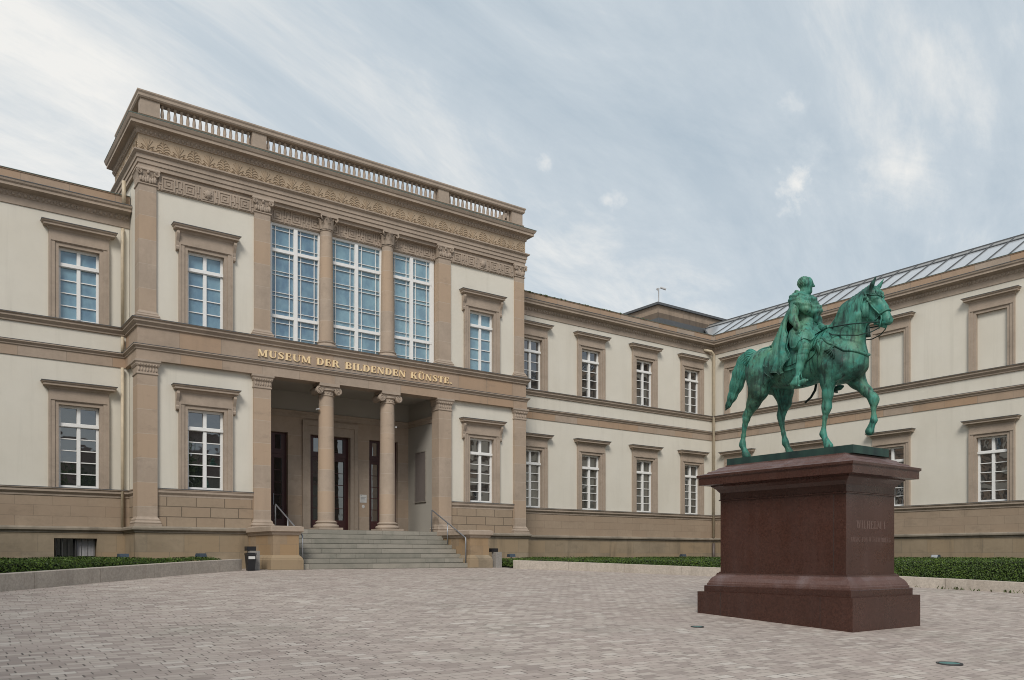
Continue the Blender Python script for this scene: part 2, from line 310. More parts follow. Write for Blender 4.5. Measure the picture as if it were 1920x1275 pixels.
# ------------------------------------------------------------------ mesh helpers
class MB:
    def __init__(s): s.v = []; s.f = []
    def add(s, vs, fs):
        o = len(s.v); s.v += [tuple(p) for p in vs]; s.f += [tuple(o+i for i in f) for f in fs]; return s
    def box(s, x0, x1, y0, y1, z0, z1):
        vs = [(x, y, z) for z in (z0, z1) for y in (y0, y1) for x in (x0, x1)]
        return s.add(vs, [(0, 2, 3, 1), (4, 5, 7, 6), (0, 1, 5, 4), (2, 6, 7, 3), (0, 4, 6, 2), (1, 3, 7, 5)])
    def prism(s, poly, ax, a0, a1):
        """extrude a 2D polygon; ax='x': poly in (y,z); 'y': poly in (x,z); 'z': poly in (x,y)"""
        n = len(poly)
        def P(p, a): return {'x': (a, p[0], p[1]), 'y': (p[0], a, p[1]), 'z': (p[0], p[1], a)}[ax]
        vs = [P(p, a0) for p in poly]+[P(p, a1) for p in poly]
        return s.add(vs, [tuple(range(n))[::-1], tuple(range(n, 2*n))]+[(i, (i+1) % n, n+(i+1) % n, n+i) for i in range(n)])
    def tube(s, pts, r, n=8, cap=True):
        pts = [Vector(p) for p in pts]; rr = r if isinstance(r, (list, tuple)) else [r]*len(pts)
        rings = []; up = None
        for i, p in enumerate(pts):
            t = (pts[min(i+1, len(pts)-1)]-pts[max(i-1, 0)]).normalized()
            if up is None: up = t.orthogonal().normalized()
            up = (up-t*up.dot(t))
            up = up.normalized() if up.length > 1e-6 else t.orthogonal().normalized()
            sd_ = t.cross(up)
            rings.append([p+(up*math.cos(2*math.pi*k/n)+sd_*math.sin(2*math.pi*k/n))*rr[i] for k in range(n)])
        vs = [q for r_ in rings for q in r_]; fs = []
        for i in range(len(pts)-1):
            for k in range(n): fs.append((i*n+k, i*n+(k+1) % n, (i+1)*n+(k+1) % n, (i+1)*n+k))
        if cap: fs += [tuple(range(n))[::-1], tuple((len(pts)-1)*n+k for k in range(n))]
        return s.add(vs, fs)
    def lathe(s, prof, c, n=24, cap=True):
        vs = []; fs = []
        for (r, z) in prof:
            for k in range(n): a = 2*math.pi*k/n; vs.append((c[0]+r*math.cos(a), c[1]+r*math.sin(a), c[2]+z))
        for i in range(len(prof)-1):
            for k in range(n): fs.append((i*n+k, i*n+(k+1) % n, (i+1)*n+(k+1) % n, (i+1)*n+k))
        if cap: fs += [tuple(range(n))[::-1], tuple((len(prof)-1)*n+k for k in range(n))]
        return s.add(vs, fs)
    def sweep(s, path, prof, closed=False):
        """profile (offset to the right of travel, z) swept along a 2D path with mitred corners"""
        n = len(path); m_ = len(prof); vs = []
        for i, p in enumerate(path):
            ns = []
            for a, b in ((i-1, i), (i, i+1)):
                if closed: a %= n; b %= n
                elif a < 0 or b >= n: continue
                d = Vector((path[b][0]-path[a][0], path[b][1]-path[a][1])).normalized(); ns.append(Vector((d.y, -d.x)))
            mv = ns[0] if len(ns) == 1 else (ns[0]+ns[1])/(1+ns[0].dot(ns[1]))
            vs += [(p[0]+mv.x*o, p[1]+mv.y*o, z) for o, z in prof]
        fs = []
        for i in range(n if closed else n-1):
            j = (i+1) % n
            for k in range(m_-1): fs.append((i*m_+k, j*m_+k, j*m_+k+1, i*m_+k+1))
        return s.add(vs, fs)
    def egg(s, c, ax, out, rx, ro, rz):
        """a half egg on a wall face: ax = unit vector along the wall, out = unit outward"""
        n = 6; vs = [(c[0]+out[0]*ro, c[1]+out[1]*ro, c[2])]
        for fr, fo in ((0.75, 0.7), (1.0, 0.0)):
            for k in range(n):
                a = 2*math.pi*k/n; da = rx*fr*math.cos(a); dz = rz*fr*math.sin(a)
                vs.append((c[0]+ax[0]*da+out[0]*ro*fo, c[1]+ax[1]*da+out[1]*ro*fo, c[2]+dz))
        fs = [(0, 1+k, 1+(k+1) % n) for k in range(n)]+[(1+k, 7+k, 7+(k+1) % n, 1+(k+1) % n) for k in range(n)]
        return s.add(vs, fs)
    def mesh(s, name, mat, smooth=False, fix=True):
        me = bpy.data.meshes.new(name); me.from_pydata(s.v, [], s.f)
        if mat is not None: me.materials.append(M[mat] if isinstance(mat, str) else mat)
        if fix:
            import bmesh
            b = bmesh.new(); b.from_mesh(me); bmesh.ops.recalc_face_normals(b, faces=b.faces); b.to_mesh(me); b.free()
        if smooth: me.shade_smooth()
        me.update(); return me
    def build(s, name, mat, parent=None, smooth=False, fix=True, label=None):
        return link(name, s.mesh(name, mat, smooth, fix), parent, label=label)
def link(name, me, parent=None, loc=None, rz=0.0, label=None):
    o = bpy.data.objects.new(name, me); C.objects.link(o)
    if loc is not None: o.location = loc; o.rotation_euler = (0, 0, rz)
    if parent is not None:
        o.parent = parent
        r = parent
        if loc is None or parent.get('keep_world'):
            mw = Matrix.Identity(4); q = parent; chain = []
            while q is not None: chain.append(q); q = q.parent
            for q in reversed(chain):
                mw = mw @ q.matrix_parent_inverse @ Matrix.LocRotScale(q.location, q.rotation_euler, q.scale)
            o.matrix_parent_inverse = mw.inverted()
    if label: o['label'] = label
    return o
def part_local(name, me, parent):
    o = bpy.data.objects.new(name, me); C.objects.link(o); o.parent = parent; return o
def tag(o, label=None, cat=None, group=None, kind=None):
    if label: o['label'] = label
    if cat: o['category'] = cat
    if group: o['group'] = group
    if kind: o['kind'] = kind
    return o
def empty(name, loc): o = bpy.data.objects.new(name, None); C.objects.link(o); o.location = loc; o.empty_display_size = 0.3; return o
def smooth_by_angle(o, ang=40):
    me = o.data; me.shade_smooth()
    try: me.set_sharp_from_angle(angle=R(ang))
    except Exception: pass
    return o

# ------------------------------------------------------------------ ground
SL = 0.042
def gz(y): return SL*(min(y, 24)-24) if y > -14 else SL*(-14-24)
g = MB()
ys = [-900, -14, 24, 30, 900]; xs = [-900, -20, 0, 10, 20, 40, 900]
for y in ys:
    for x in xs: g.v.append((x, y, gz(y)))
for j in range(len(ys)-1):
    for i in range(len(xs)-1): a = j*len(xs)+i; g.f.append((a, a+1, a+1+len(xs), a+len(xs)))
tag(g.build('ground', 'paving'), kind='structure')

# ------------------------------------------------------------------ the museum
B = empty('museum_building', (12.48, 27.0, 0))
tag(B, 'long two-storey cream and brown stone museum with columned porch and gold lettering', 'building')
WY, RX, LXW = 27.6, 32.75, -7.75           # wing wall plane, right range plane, left range plane (out of frame)
CX0, CX1, CY = 5.32, 19.66, 26.0           # centre block
WINGPATH_L = [(LXW, -6), (LXW, WY), (CX0-0.02, WY)]
FRONT = [(CX0, WY), (CX0, CY), (CX1, CY), (CX1, WY)]
FULL = [(LXW, -6), (LXW, WY), (CX0, WY), (CX0, CY), (CX1, CY), (CX1, WY), (RX, WY), (RX, -6)]
P2X, P3X = (8.78, 9.33), (15.63, 16.18)
P1X, P4X = (5.32, 5.88), (19.10, 19.66)
COLX = (11.34, 13.66); CMID = 12.5

def wall_y(mb, y, x0, x1, z0, z1, holes=(), depth=0.3, out=-1):
    """wall facing -Y (out=-1) at plane y with rectangular holes [(hx0,hx1,hz0,hz1)] and reveals"""
    xs = sorted({x0, x1, *[h[0] for h in holes], *[h[1] for h in holes]}); zs = sorted({z0, z1, *[h[2] for h in holes], *[h[3] for h in holes]})
    for i in range(len(xs)-1):
        for j in range(len(zs)-1):
            cx, cz = (xs[i]+xs[i+1])/2, (zs[j]+zs[j+1])/2
            if any(h[0] < cx < h[1] and h[2] < cz < h[3] for h in holes): continue
            mb.add([(xs[i], y, zs[j]), (xs[i+1], y, zs[j]), (xs[i+1], y, zs[j+1]), (xs[i], y, zs[j+1])], [(0, 1, 2, 3)])
    for a, b, c_, d in holes:
        q = [(a, c_), (b, c_), (b, d), (a, d)]
        for k in range(4):
            (xa, za), (xb, zb) = q[k], q[(k+1) % 4]
            mb.add([(xa, y, za), (xb, y, zb), (xb, y+depth, zb), (xa, y+depth, za)], [(0, 1, 2, 3)])
    return mb
def rot_right(mb):   # take a wall built facing -Y at y=0 with x along, turn it to face -X at RX (x -> Y mirrored)
    mb.v = [(RX+y, x, z) for x, y, z in mb.v]; mb.f = [f[::-1] for f in mb.f]; return mb

LOW = dict(s=2.43, t=4.90, rows=(1, 5)); UP = dict(s=7.43, t=9.60, rows=(1, 4))
WINGC = [4.02, 0.66, -2.7]; BACKC = [21.15, 24.49, 27.85, 31.15]; RIGHTC = [26.0, 22.1, 18.2, 14.27, 10.35, 6.45, 2.55]
def hole(c, d, hw=0.58): return (c-hw, c+hw, d['s']-0.02, d['t']+0.05)

# cream walls
mb = MB()
wall_y(mb, WY, LXW, CX0+0.1, 2.2, 11.2, [hole(c_, d) for c_ in WINGC for d in (LOW, UP)])
wall_y(mb, WY, CX1-0.1, RX, 2.2, 11.2, [hole(c_, d) for c_ in BACKC for d in (LOW, UP)])
wr = MB(); wall_y(wr, 0, -6, WY, 2.2, 11.2, [hole(c_, d) for c_ in RIGHTC for d in (LOW, UP)])
rot_right(wr); mb.add(wr.v, wr.f)
mb.add([(LXW, -6, -2), (LXW, WY, -2), (LXW, WY, 11.2), (LXW, -6, 11.2)], [(0, 1, 2, 3)])
# centre block: panels, sides above the wings, returns
CW = 26.12
for a, b in ((P1X[1]-0.1, P2X[0]+0.1), (P3X[1]-0.1, P4X[0]+0.1)):
    c_ = (7.31 if a < 10 else 17.6)
    hs = [(c_-0.58, c_+0.58, 2.41, 4.94), (c_-0.58, c_+0.58, 7.41, 9.79)]
    wall_y(mb, CW, a, b, 2.2, 12.0, hs)
for xs_ in (CX0+0.12, CX1-0.12):
    mb.add([(xs_, CY+0.1, 2.2), (xs_, 29.6, 2.2), (xs_, 29.6, 13.1), (xs_, CY+0.1, 13.1)], [(0, 1, 2, 3)])
mb.add([(CX0+0.12, 29.6, 10), (CX1-0.12, 29.6, 10), (CX1-0.12, 29.6, 13.1), (CX0+0.12, 29.6, 13.1)], [(0, 1, 2, 3)])
mb.build('rendered_wall', 'cream', B, fix=False)

# ashlar zone and plain base
mb = MB()
def strip(path, off, z0, z1): mb.sweep(path, [(off, z0), (off, z1)])
strip([(LXW, -6), (LXW, WY), (CX0+0.1, WY)], 0.03, 1.2, 2.3); strip([(CX1-0.1, WY), (RX, WY), (RX, -6)], 0.03, 1.2, 2.3)
mb.build('ashlar_wall', 'ashlar', B)
mb = MB()
strip([(CX0+0.12, WY), (CX0+0.12, CW), (P2X[0]+0.05, CW)], 0.03, 1.2, 2.3); mb.build('ashlar_wall', 'ashlar_deep', B)
mb = MB(); strip([(P3X[1]-0.05, CW), (CX1-0.12, CW), (CX1-0.12, WY)], 0.03, 1.2, 2.3); mb.build('ashlar_wall', 'ashlar_deep', B)
mb = MB()
BW = (3.35, 4.5, 0.36, 0.93)     # basement window
wall_y(mb, WY-0.08, LXW, CX0, -1.6, 1.1, [BW], 0.35)
strip([(LXW+0.08, -6), (LXW+0.08, WY)], 0.0, -1.6, 1.1)
strip([(CX0, WY), (CX0, CY), (8.6, CY)], 0.07, -0.5, 1.1); strip([(16.3, CY), (CX1, CY), (CX1, WY)], 0.07, -0.5, 1.1)
strip([(CX1, WY-0.08), (RX-0.08, WY-0.08), (RX-0.08, -6)], 0.0, -1.9, 1.1)
mb.build('base_wall', 'base', B)
mb = MB(); mb.add([(3.3, WY+0.22, 0.3), (4.55, WY+0.22, 0.3), (4.55, WY+0.22, 1), (3.3, WY+0.22, 1)], [(0, 1, 2, 3)])
bw = mb.build('basement_window', 'glass', B)
MB().box(3.98, 4.47, WY+0.16, WY+0.18, 0.40, 0.90).build('blind', plain('pale_basement_blind', (0.33, 0.33, 0.34), 0.7), bw)
mb = MB()
for k in range(7): x_ = 3.42+k*0.168; mb.tube([(x_, WY+0.02, 0.36), (x_, WY+0.02, 0.93)], 0.012, 6)
mb.box(3.92, 3.97, WY+0.08, WY+0.14, 0.36, 0.93)
mb.build('window_bars', 'dark_metal', bw)

# horizontal mouldings that run round the whole front
def mould(name, path, prof, mat='stone', parent=B): return MB().sweep(path, prof).build(name, mat, parent)
LEDGE = [(0.0, 1.04), (0.05, 1.06), (0.10, 1.10), (0.10, 1.13), (0.17, 1.18), (0.17, 1.235), (0.12, 1.285), (-0.12, 1.29)]
def halves(path_gap, prof, name, mat):
    mb = MB()
    mb.sweep([(LXW, -6), (LXW, WY), (CX0, WY), (CX0, CY), (path_gap[0], CY)], prof)
    mb.sweep([(path_gap[1], CY), (CX1, CY), (CX1, WY), (RX, WY), (RX, -6)], prof)
    return mb.build(name, mat, B)
halves((8.58, 16.32), LEDGE, 'base_ledge', 'dark_stone')
SILL = [(0.0, 2.16), (0.05, 2.19), (0.05, 2.24), (0.12, 2.31), (0.12, 2.37), (0.15, 2.40), (0.15, 2.43), (-0.05, 2.435)]
mb = MB()
mb.sweep([(LXW, -6), (LXW, WY), (CX0+0.1, WY)], SILL); mb.sweep([(CX1-0.1, WY), (RX, WY), (RX, -6)], SILL)
SILLC = [(o_*0.68, z_) for o_, z_ in SILL]
mb.sweep([(CX0+0.12, WY), (CX0+0.12, 26.55)], SILLC); mb.sweep([(P1X[1]-0.02, CW), (P2X[0]+0.05, CW)], SILLC); mb.sweep([(P3X[1]-0.05, CW), (P4X[0]+0.02, CW)], SILLC); mb.sweep([(CX1-0.12, 26.55), (CX1-0.12, WY)], SILLC)
mb.build('sill_course', 'stone', B)
SFL = [(0.145, 2.418), (0.156, 2.42), (0.156, 2.437), (0.0, 2.446)]; SFC = [(o_*0.70, z_) for o_, z_ in SFL]
for pth, pf_ in (([(LXW, -6), (LXW, WY), (CX0+0.1, WY)], SFL), ([(CX1-0.1, WY), (RX, WY), (RX, -6)], SFL), ([(P1X[1], CW), (P2X[0], CW)], SFC), ([(P3X[1], CW), (P4X[0], CW)], SFC)): mould('sill_flashing', pth, pf_, 'lead')
BANDLO = [(-0.1, 6.21), (0.03, 6.215), (0.03, 6.49)]
mould('stone_band', FULL, BANDLO, 'stone_band')
STR_B = [(0.03, 6.49), (0.06, 6.52), (0.06, 6.55), (0.12, 6.61), (0.12, 6.65), (0.0, 6.67)]
mould('lower_string_course', FULL, STR_B)
STR_A = [(0.0, 7.18), (0.05, 7.20), (0.05, 7.24), (0.13, 7.32), (0.13, 7.37), (0.17, 7.40), (0.17, 7.42), (-0.1, 7.44)]
mould('upper_string_course', FULL, STR_A)
mould('ledge_flashing', FULL, [(0.165, 7.408), (0.176, 7.41), (0.176, 7.428), (0.0, 7.446)], 'lead')
mould('ledge_flashing', FULL, [(0.115, 6.643), (0.126, 6.645), (0.126, 6.66), (0.0, 6.675)], 'lead')
mould('lettering_band', FRONT, [(0.0, 6.6), (0.0, 7.25)], 'stone_band')
# porch architrave soffit
MB().box(CX0+0.1, CX1-0.1, CY+0.0005, CW+0.35, 6.212, 7.43).build('porch_lintel', 'stone', B)

# wing cornices, egg mouldings, parapets
for nm, path in (('wing_cornice', [(LXW, -6), (LXW, WY), (CX0+0.1, WY)]), ('wing_cornice', [(CX1-0.1, WY), (RX, WY), (RX, -6)])):
    wc = mould(nm, path, [(0.0, 10.55), (0.03, 10.56), (0.03, 10.77), (0.05, 10.78), (0.07, 10.92), (0.17, 10.95), (0.30, 10.98), (0.30, 11.05), (0.34, 11.09), (0.36, 11.16), (0.10, 11.17)], 'stone')
    mould('cornice_flashing', path, [(0.355, 11.15), (0.367, 11.152), (0.367, 11.172), (0.1, 11.18)], 'lead', wc); mould('parapet_flashing', path, [(0.122, 11.51), (0.132, 11.512), (0.132, 11.532), (-0.2, 11.54)], 'copper_edge', wc)
    mould('parapet', path, [(0.10, 11.15), (0.10, 11.49), (0.12, 11.49), (0.12, 11.52), (-0.35, 11.53), (-0.35, 11.2)], 'stone_band', wc)
    for (xa, ya), (xb, yb) in zip(path[:-1], path[1:]):
        eg = MB()
        d = Vector((xb-xa, yb-ya)); ln = d.length; d.normalize(); o = (d.y, -d.x); nn = int(ln/0.15)
        for k in range(nn):
            q = (k+0.5)*ln/nn; eg.egg((xa+d.x*q+o[0]*0.06, ya+d.y*q+o[1]*0.06, 10.85), d, o, 0.055, 0.05, 0.065)
        eg.build('egg_moulding', 'stone', wc, True)

# roofs
MB().box(LXW-8, CX0+0.2, WY+0.36, 42, 11.0, 11.3).build('flat_roof', 'lead', B); MB().box(CX1-0.2, RX+0.36, WY+0.36, 42, 11.0, 11.3).build('flat_roof', 'lead', B)
MB().box(CX0+0.13, CX1-0.13, CY+0.2, 29.59, 13.0, 13.3).build('centre_roof', 'lead', B)
# moss tufts on the back wing parapet are left to the plant section
# glazed roof of the right range
gr = MB(); X0g, X1g, Z0g, Z1g = RX-0.02, RX+2.6, 11.49, 13.05
gr.add([(X0g, -6, Z0g), (X0g, WY+0.2, Z0g), (X1g, WY+2.9, Z1g), (X1g, -6, Z1g)], [(0, 1, 2, 3)])
gr.add([(X0g, WY+0.2, Z0g), (X1g+4, WY+0.2+0.01, Z0g), (X1g+4, WY+2.9, Z1g), (X1g, WY+2.9, Z1g)], [(0, 1, 2, 3)])
go = gr.build('glazed_roof', 'roof_glass', B)
gb = MB(); yk = WY+0.2
def gp(y, f, lift=0.02): return (X0g+(X1g-X0g)*f-lift*0.5, min(y, WY+0.2+2.7*f), Z0g+(Z1g-Z0g)*f+lift)
while yk > -6:
    f1 = 1.0 if yk <= WY+0.2 else 0; gb.tube([gp(yk, 0), gp(yk, 1)], 0.022, 5); yk -= 0.78
for f_ in (0.0, 0.80, 1.0): gb.tube([(gp(-6, f_)), (gp(99, f_))], 0.03 if f_ != 0 else 0.04, 5)
gb.tube([gp(WY+0.2, 0), (X1g, WY+2.9, Z1g+0.02)], 0.05, 6)
gb.build('glazing_bars', 'lead', go)
MB().add([gp(-6, 0.8, 0.006), gp(99, 0.8, 0.006), gp(99, 1.0, 0.006), gp(-6, 1.0, 0.006)], [(0, 1, 2, 3)]).build('ridge_strip', plain('ridge_zinc', (0.27, 0.27, 0.26), 0.5), go)
mb = MB(); mb.box(X1g-0.05, X1g+8, -6, WY+2.95, Z1g-0.6, Z1g+0.04); mb.build('ridge_cap', 'lead', go)
# stone block on the roof in the corner
RB = (31.28, 36.5, 30.0, 32.8)
rb = MB().box(RB[0], RB[1], RB[2], RB[3], 13.06, 13.45).build('roof_block', stone_mat('roof_block_stone', (0.33, 0.26, 0.20), 0.35, (0.95, 0.62, 0.45), 0.008, 0.6, 0.7, (0.36, 0.26, 0.18), 0.4, 0.27), B)
MB().box(RB[0]-0.01, RB[1]+0.01, RB[2]-0.01, RB[3]+0.01, 11.2, 13.06).build('sooty_course', stone_mat('sooty_stone', (0.15, 0.12, 0.095), 0.5, (0.95, 0.62, 0.45), 0.008, 0.5, 0.7, (0.22, 0.16, 0.11), 0.4, 0.20), rb)
MB().box(RB[0]-0.12, RB[1]+0.12, RB[2]-0.12, RB[3]+0.12, 13.45, 13.57).build('block_cap', 'lead', rb)
MB().box(RB[0]-0.25, RB[1]+0.1, RB[2]-0.3, RB[3]+0.1, 11.25, 12.68).build('block_flashing', 'lead', rb)

# ------------------------------------------------------------------ centre block entablature
UPATH = [(CX0+0.03, 29.5), (CX0+0.03, CY+0.02), (CX1-0.03, CY+0.02), (CX1-0.03, 29.5)]
arch = mould('architrave', UPATH, [(-0.4, 11.90), (0.0, 11.901), (0.0, 12.02), (0.03, 12.025), (0.03, 12.15), (0.06, 12.155), (0.06, 12.27), (0.09, 12.29), (0.14, 12.33), (0.14, 12.37), (0.0, 12.39)])
fr = mould('frieze', UPATH, [(0.0, 12.36), (0.0, 12.90)], 'frieze')
cor = mould('main_cornice', UPATH, [(0.0, 12.87), (0.04, 12.88), (0.06, 13.02), (0.09, 13.05), (0.25, 13.065), (0.25, 13.15), (0.28, 13.17), (0.32, 13.25), (0.32, 13.28), (-0.3, 13.31)])
mould('cornice_flashing', UPATH, [(0.328, 13.265), (0.328, 13.292), (0.1, 13.315)], 'copper_edge', cor)
eg = MB()
for (xa, ya), (xb, yb) in zip(UPATH[:-1], UPATH[1:]):
    eg = MB(); d = Vector((xb-xa, yb-ya)); ln = d.length; d.normalize(); o = (d.y, -d.x); nn = int(ln/0.13)
    for k in range(nn):
        q = (k+0.5)*ln/nn; eg.egg((xa+d.x*q+o[0]*0.05, ya+d.y*q+o[1]*0.05, 12.955), d, o, 0.046, 0.05, 0.062)
    eg.build('egg_moulding', 'stone', cor, True)

# frieze relief: palmettes and lotus flowers over a running scroll, real raised carving
def ridge(mb, pts, ws, place, h=0.03):
    """raised tapering rib along 2D pts (a,z); place(a,z,o) -> world"""
    vs = []
    for i, (a, z) in enumerate(pts):
        p0 = pts[max(i-1, 0)]; p1 = pts[min(i+1, len(pts)-1)]; dx, dz = p1[0]-p0[0], p1[1]-p0[1]; l_ = math.hypot(dx, dz) or 1
        nx, nz = -dz/l_, dx/l_; w = ws[i]
        vs += [place(a+nx*w, z+nz*w, 0.0), place(a, z, h), place(a-nx*w, z-nz*w, 0.0)]
    fs = []
    for i in range(len(pts)-1): q = i*3; fs += [(q, q+3, q+4, q+1), (q+1, q+4, q+5, q+2)]
    q = (len(pts)-1)*3; fs += [(0, 1, 2), (q, q+2, q+1)]
    mb.add(vs, fs)
def motif(mb, a0, z0, place, wd, ht, kind):
    if kind == 0:       # palmette: pairs of leaves curling off a stem
        for k in range(4):
            for sg in (-1, 1):
                b = 0.14+0.17*k; w = (0.44, 0.46, 0.40, 0.24)[k]
                pts = [(a0+sg*x*ht, z0+z*ht) for x, z in ((0.015, b), (0.26*w, b+0.11), (0.58*w, b+0.155), (w*0.88, b+0.10), (w, b+0.01))]
                ridge(mb, pts, [0.005, 0.008, 0.012, 0.012, 0.006], place, 0.020)
        ridge(mb, [(a0, z0+0.08*ht), (a0, z0+0.5*ht), (a0, z0+0.92*ht)], [0.008, 0.010, 0.007], place, 0.022)
    else:               # lotus: flaring sepals and a slim heart
        for sg in (-1, 1):
            for x1, z1, x2, z2, w in ((0.05, 0.42, 0.30, 0.74, 0.013), (0.03, 0.45, 0.15, 0.84, 0.012), (0.10, 0.30, 0.40, 0.42, 0.012)):
                pts = [(a0+sg*0.012, z0+0.12*ht), (a0+sg*x1*ht, z0+z1*ht*0.8), (a0+sg*(x1+x2)*0.55*ht, z0+(z1+z2)*0.5*ht), (a0+sg*x2*ht, z0+z2*ht)]
                ridge(mb, pts, [0.005, w*0.85, w*0.85, 0.004], place, 0.020)
        ridge(mb, [(a0, z0+0.12*ht), (a0, z0+0.6*ht), (a0, z0+0.86*ht)], [0.008, 0.011, 0.004], place, 0.020)
    for sgn in (-1, 1):  # running wave below
        pts = [(a0+sgn*wd*0.5*f, z0+ht*(0.10+0.055*math.cos(f*math.pi)*(1 if kind == 0 else -1))) for f in np.linspace(0, 1.02, 7)]
        ridge(mb, pts, [0.011]*7, place, 0.020)
        pts = [(a0+sgn*(wd*0.30+math.cos(q)*ht*(0.085-0.011*q)), z0+ht*0.20+math.sin(q)*ht*(0.085-0.011*q)) for q in np.linspace(0, 5.0, 8)]
        ridge(mb, pts, [0.009]*8, place, 0.020)
rel = MB(); U = 0.447; nU = 32
for i in range(nU): motif(rel, CX0+0.06+(i+0.5)*(CX1-CX0-0.12)/nU, 12.40, lambda a, z, o: (a, CY+0.019-o, z), U, 0.46, (i+1) % 2)
for i in range(7):
    motif(rel, CY+0.05+(i+0.5)*U, 12.40, lambda a, z, o: (CX0+0.029-o, a, z), U, 0.46, i % 2)
    motif(rel, CY+0.05+(i+0.5)*U, 12.40, lambda a, z, o: (CX1-0.029+o, a, z), U, 0.46, i % 2)
rel.build('palmette_relief', 'frieze', fr)

# Greek key panels
KEY = ["#.##########.###", "#.#........#.#..", "#.#.######.#.#.#", "#.#.#....#.#.#.#", "#.#.#.##.#.#.#.#", "###.#.##.#.###.#", "..#.#....#.#...#", "#.#.######.#.#.#", "#.#........#.#..", "#.##########.###"]
def key_panel(x0, x1, z0, z1, y, medallion=False):
    p = MB().box(x0, x1, y, y+0.12, z0, z1).build('key_panel', 'stone', B)
    k = MB(); cell = (z1-z0-0.05)/10.0; nc = int((x1-x0-0.06)/cell); off = (x1-x0-nc*cell)/2
    for r in range(10):
        c_ = 0
        while c_ < nc:
            def on(cc): return KEY[r][(cc if cc < nc/2 or not medallion else nc-1-cc) % 16] == '#' and not (medallion and abs(cc+0.5-nc/2) < 5.6)
            if not on(c_): c_ += 1; continue
            e_ = c_
            while e_ < nc and on(e_): e_ += 1
            zt = z1-0.025-r*cell; dz = 0.0006*(r % 2)
            k.box(x0+off+c_*cell, x0+off+e_*cell, y-0.022-dz, y+0.01, zt-cell, zt); c_ = e_
    if medallion:
        cx_ = (x0+x1)/2; hw = cell*4.4; cz_ = (z0+z1)/2
        k.box(cx_-hw, cx_+hw, y-0.02, y+0.01, z0+0.05, z1-0.05)
        k.lathe([(0.0, 0.075), (0.05, 0.07), (0.10, 0.045), (0.12, 0.0)], (0, 0, 0), 14, False)
        nv = 14*4; ee = k.v[-nv:]; k.v[-nv:] = [(cx_+a, y-0.02-c2, cz_+b) for a, b, c2 in ee]
        for q in range(8):
            t_ = q*math.pi/4; k.egg((cx_+0.105*math.cos(t_), y-0.02, cz_+0.105*math.sin(t_)), (1, 0), (0, -1), 0.04, 0.04, 0.04)
    k.build('key_relief', 'stone', p)
key_panel(P1X[1]+0.01, P2X[0]+0.03, 11.36, 11.80, CW-0.06, True)
key_panel(P3X[1]-0.03, P4X[0]-0.01, 11.36, 11.80, CW-0.06, True)
BAYS = [(P2X[1], COLX[0]), (COLX[0], COLX[1]), (COLX[1], P3X[0])]
for a, b in BAYS: key_panel(a-0.02, b+0.02, 11.36, 11.82, 26.28)
MB().box(P1X[0]+0.1, P4X[1]-0.1, CY+0.10, CW+0.5, 11.795, 11.95).build('lintel_strip', 'stone', B)

# ------------------------------------------------------------------ balustrade
RAIL = [(0.04, 13.99), (0.07, 14.03), (0.07, 14.10), (0.10, 14.15), (0.10, 14.19), (-0.32, 14.2), (-0.32, 13.99), (0.04, 13.99)]
BPATH = [(CX0+0.10, 29.4), (CX0+0.10, CY+0.10), (CX1-0.10, CY+0.10), (CX1-0.10, 29.4)]
bal = MB().sweep(BPATH, RAIL).sweep(BPATH, [(0.03, 13.2), (0.03, 13.48), (0.05, 13.50), (0.05, 13.52), (-0.28, 13.525), (-0.28, 13.2)]).build('balustrade', 'stone', B)
PEDS = [(5.42, 5.97), (8.76, 9.22), (15.68, 16.14), (19.03, 19.56)]
for a, b in PEDS: MB().box(a, b, CY+0.10, CY+0.36, 13.52, 13.995).build('pedestal', 'stone', bal)
for xq in (CX0+0.12, CX1-0.38): MB().box(xq, xq+0.26, 28.9, 29.38, 13.52, 13.995).build('pedestal', 'stone', bal)
bp = MB().lathe([(0.054, 0), (0.054, 0.035), (0.040, 0.045), (0.046, 0.085), (0.054, 0.14), (0.048, 0.20), (0.035, 0.27), (0.032, 0.30), (0.046, 0.32), (0.053, 0.345), (0.053, 0.385)], (0, 0, 0), 12).mesh('baluster', 'stone', True)
def balusters(p, q, n):
    for i in range(n):
        f = (i+0.5)/n; bo_ = link('baluster', bp, bal, (p[0]+(q[0]-p[0])*f, p[1]+(q[1]-p[1])*f, 13.522)); bo_.scale = (1, 1, 0.47/0.385)
balusters((5.97, CY+0.23), (8.76, CY+0.23), 15); balusters((9.22, CY+0.23), (15.68, CY+0.23), 34); balusters((16.14, CY+0.23), (19.03, CY+0.23), 15)
balusters((CX0+0.25, CY+0.5), (CX0+0.25, 28.9), 13); balusters((CX1-0.25, CY+0.5), (CX1-0.25, 28.9), 13)

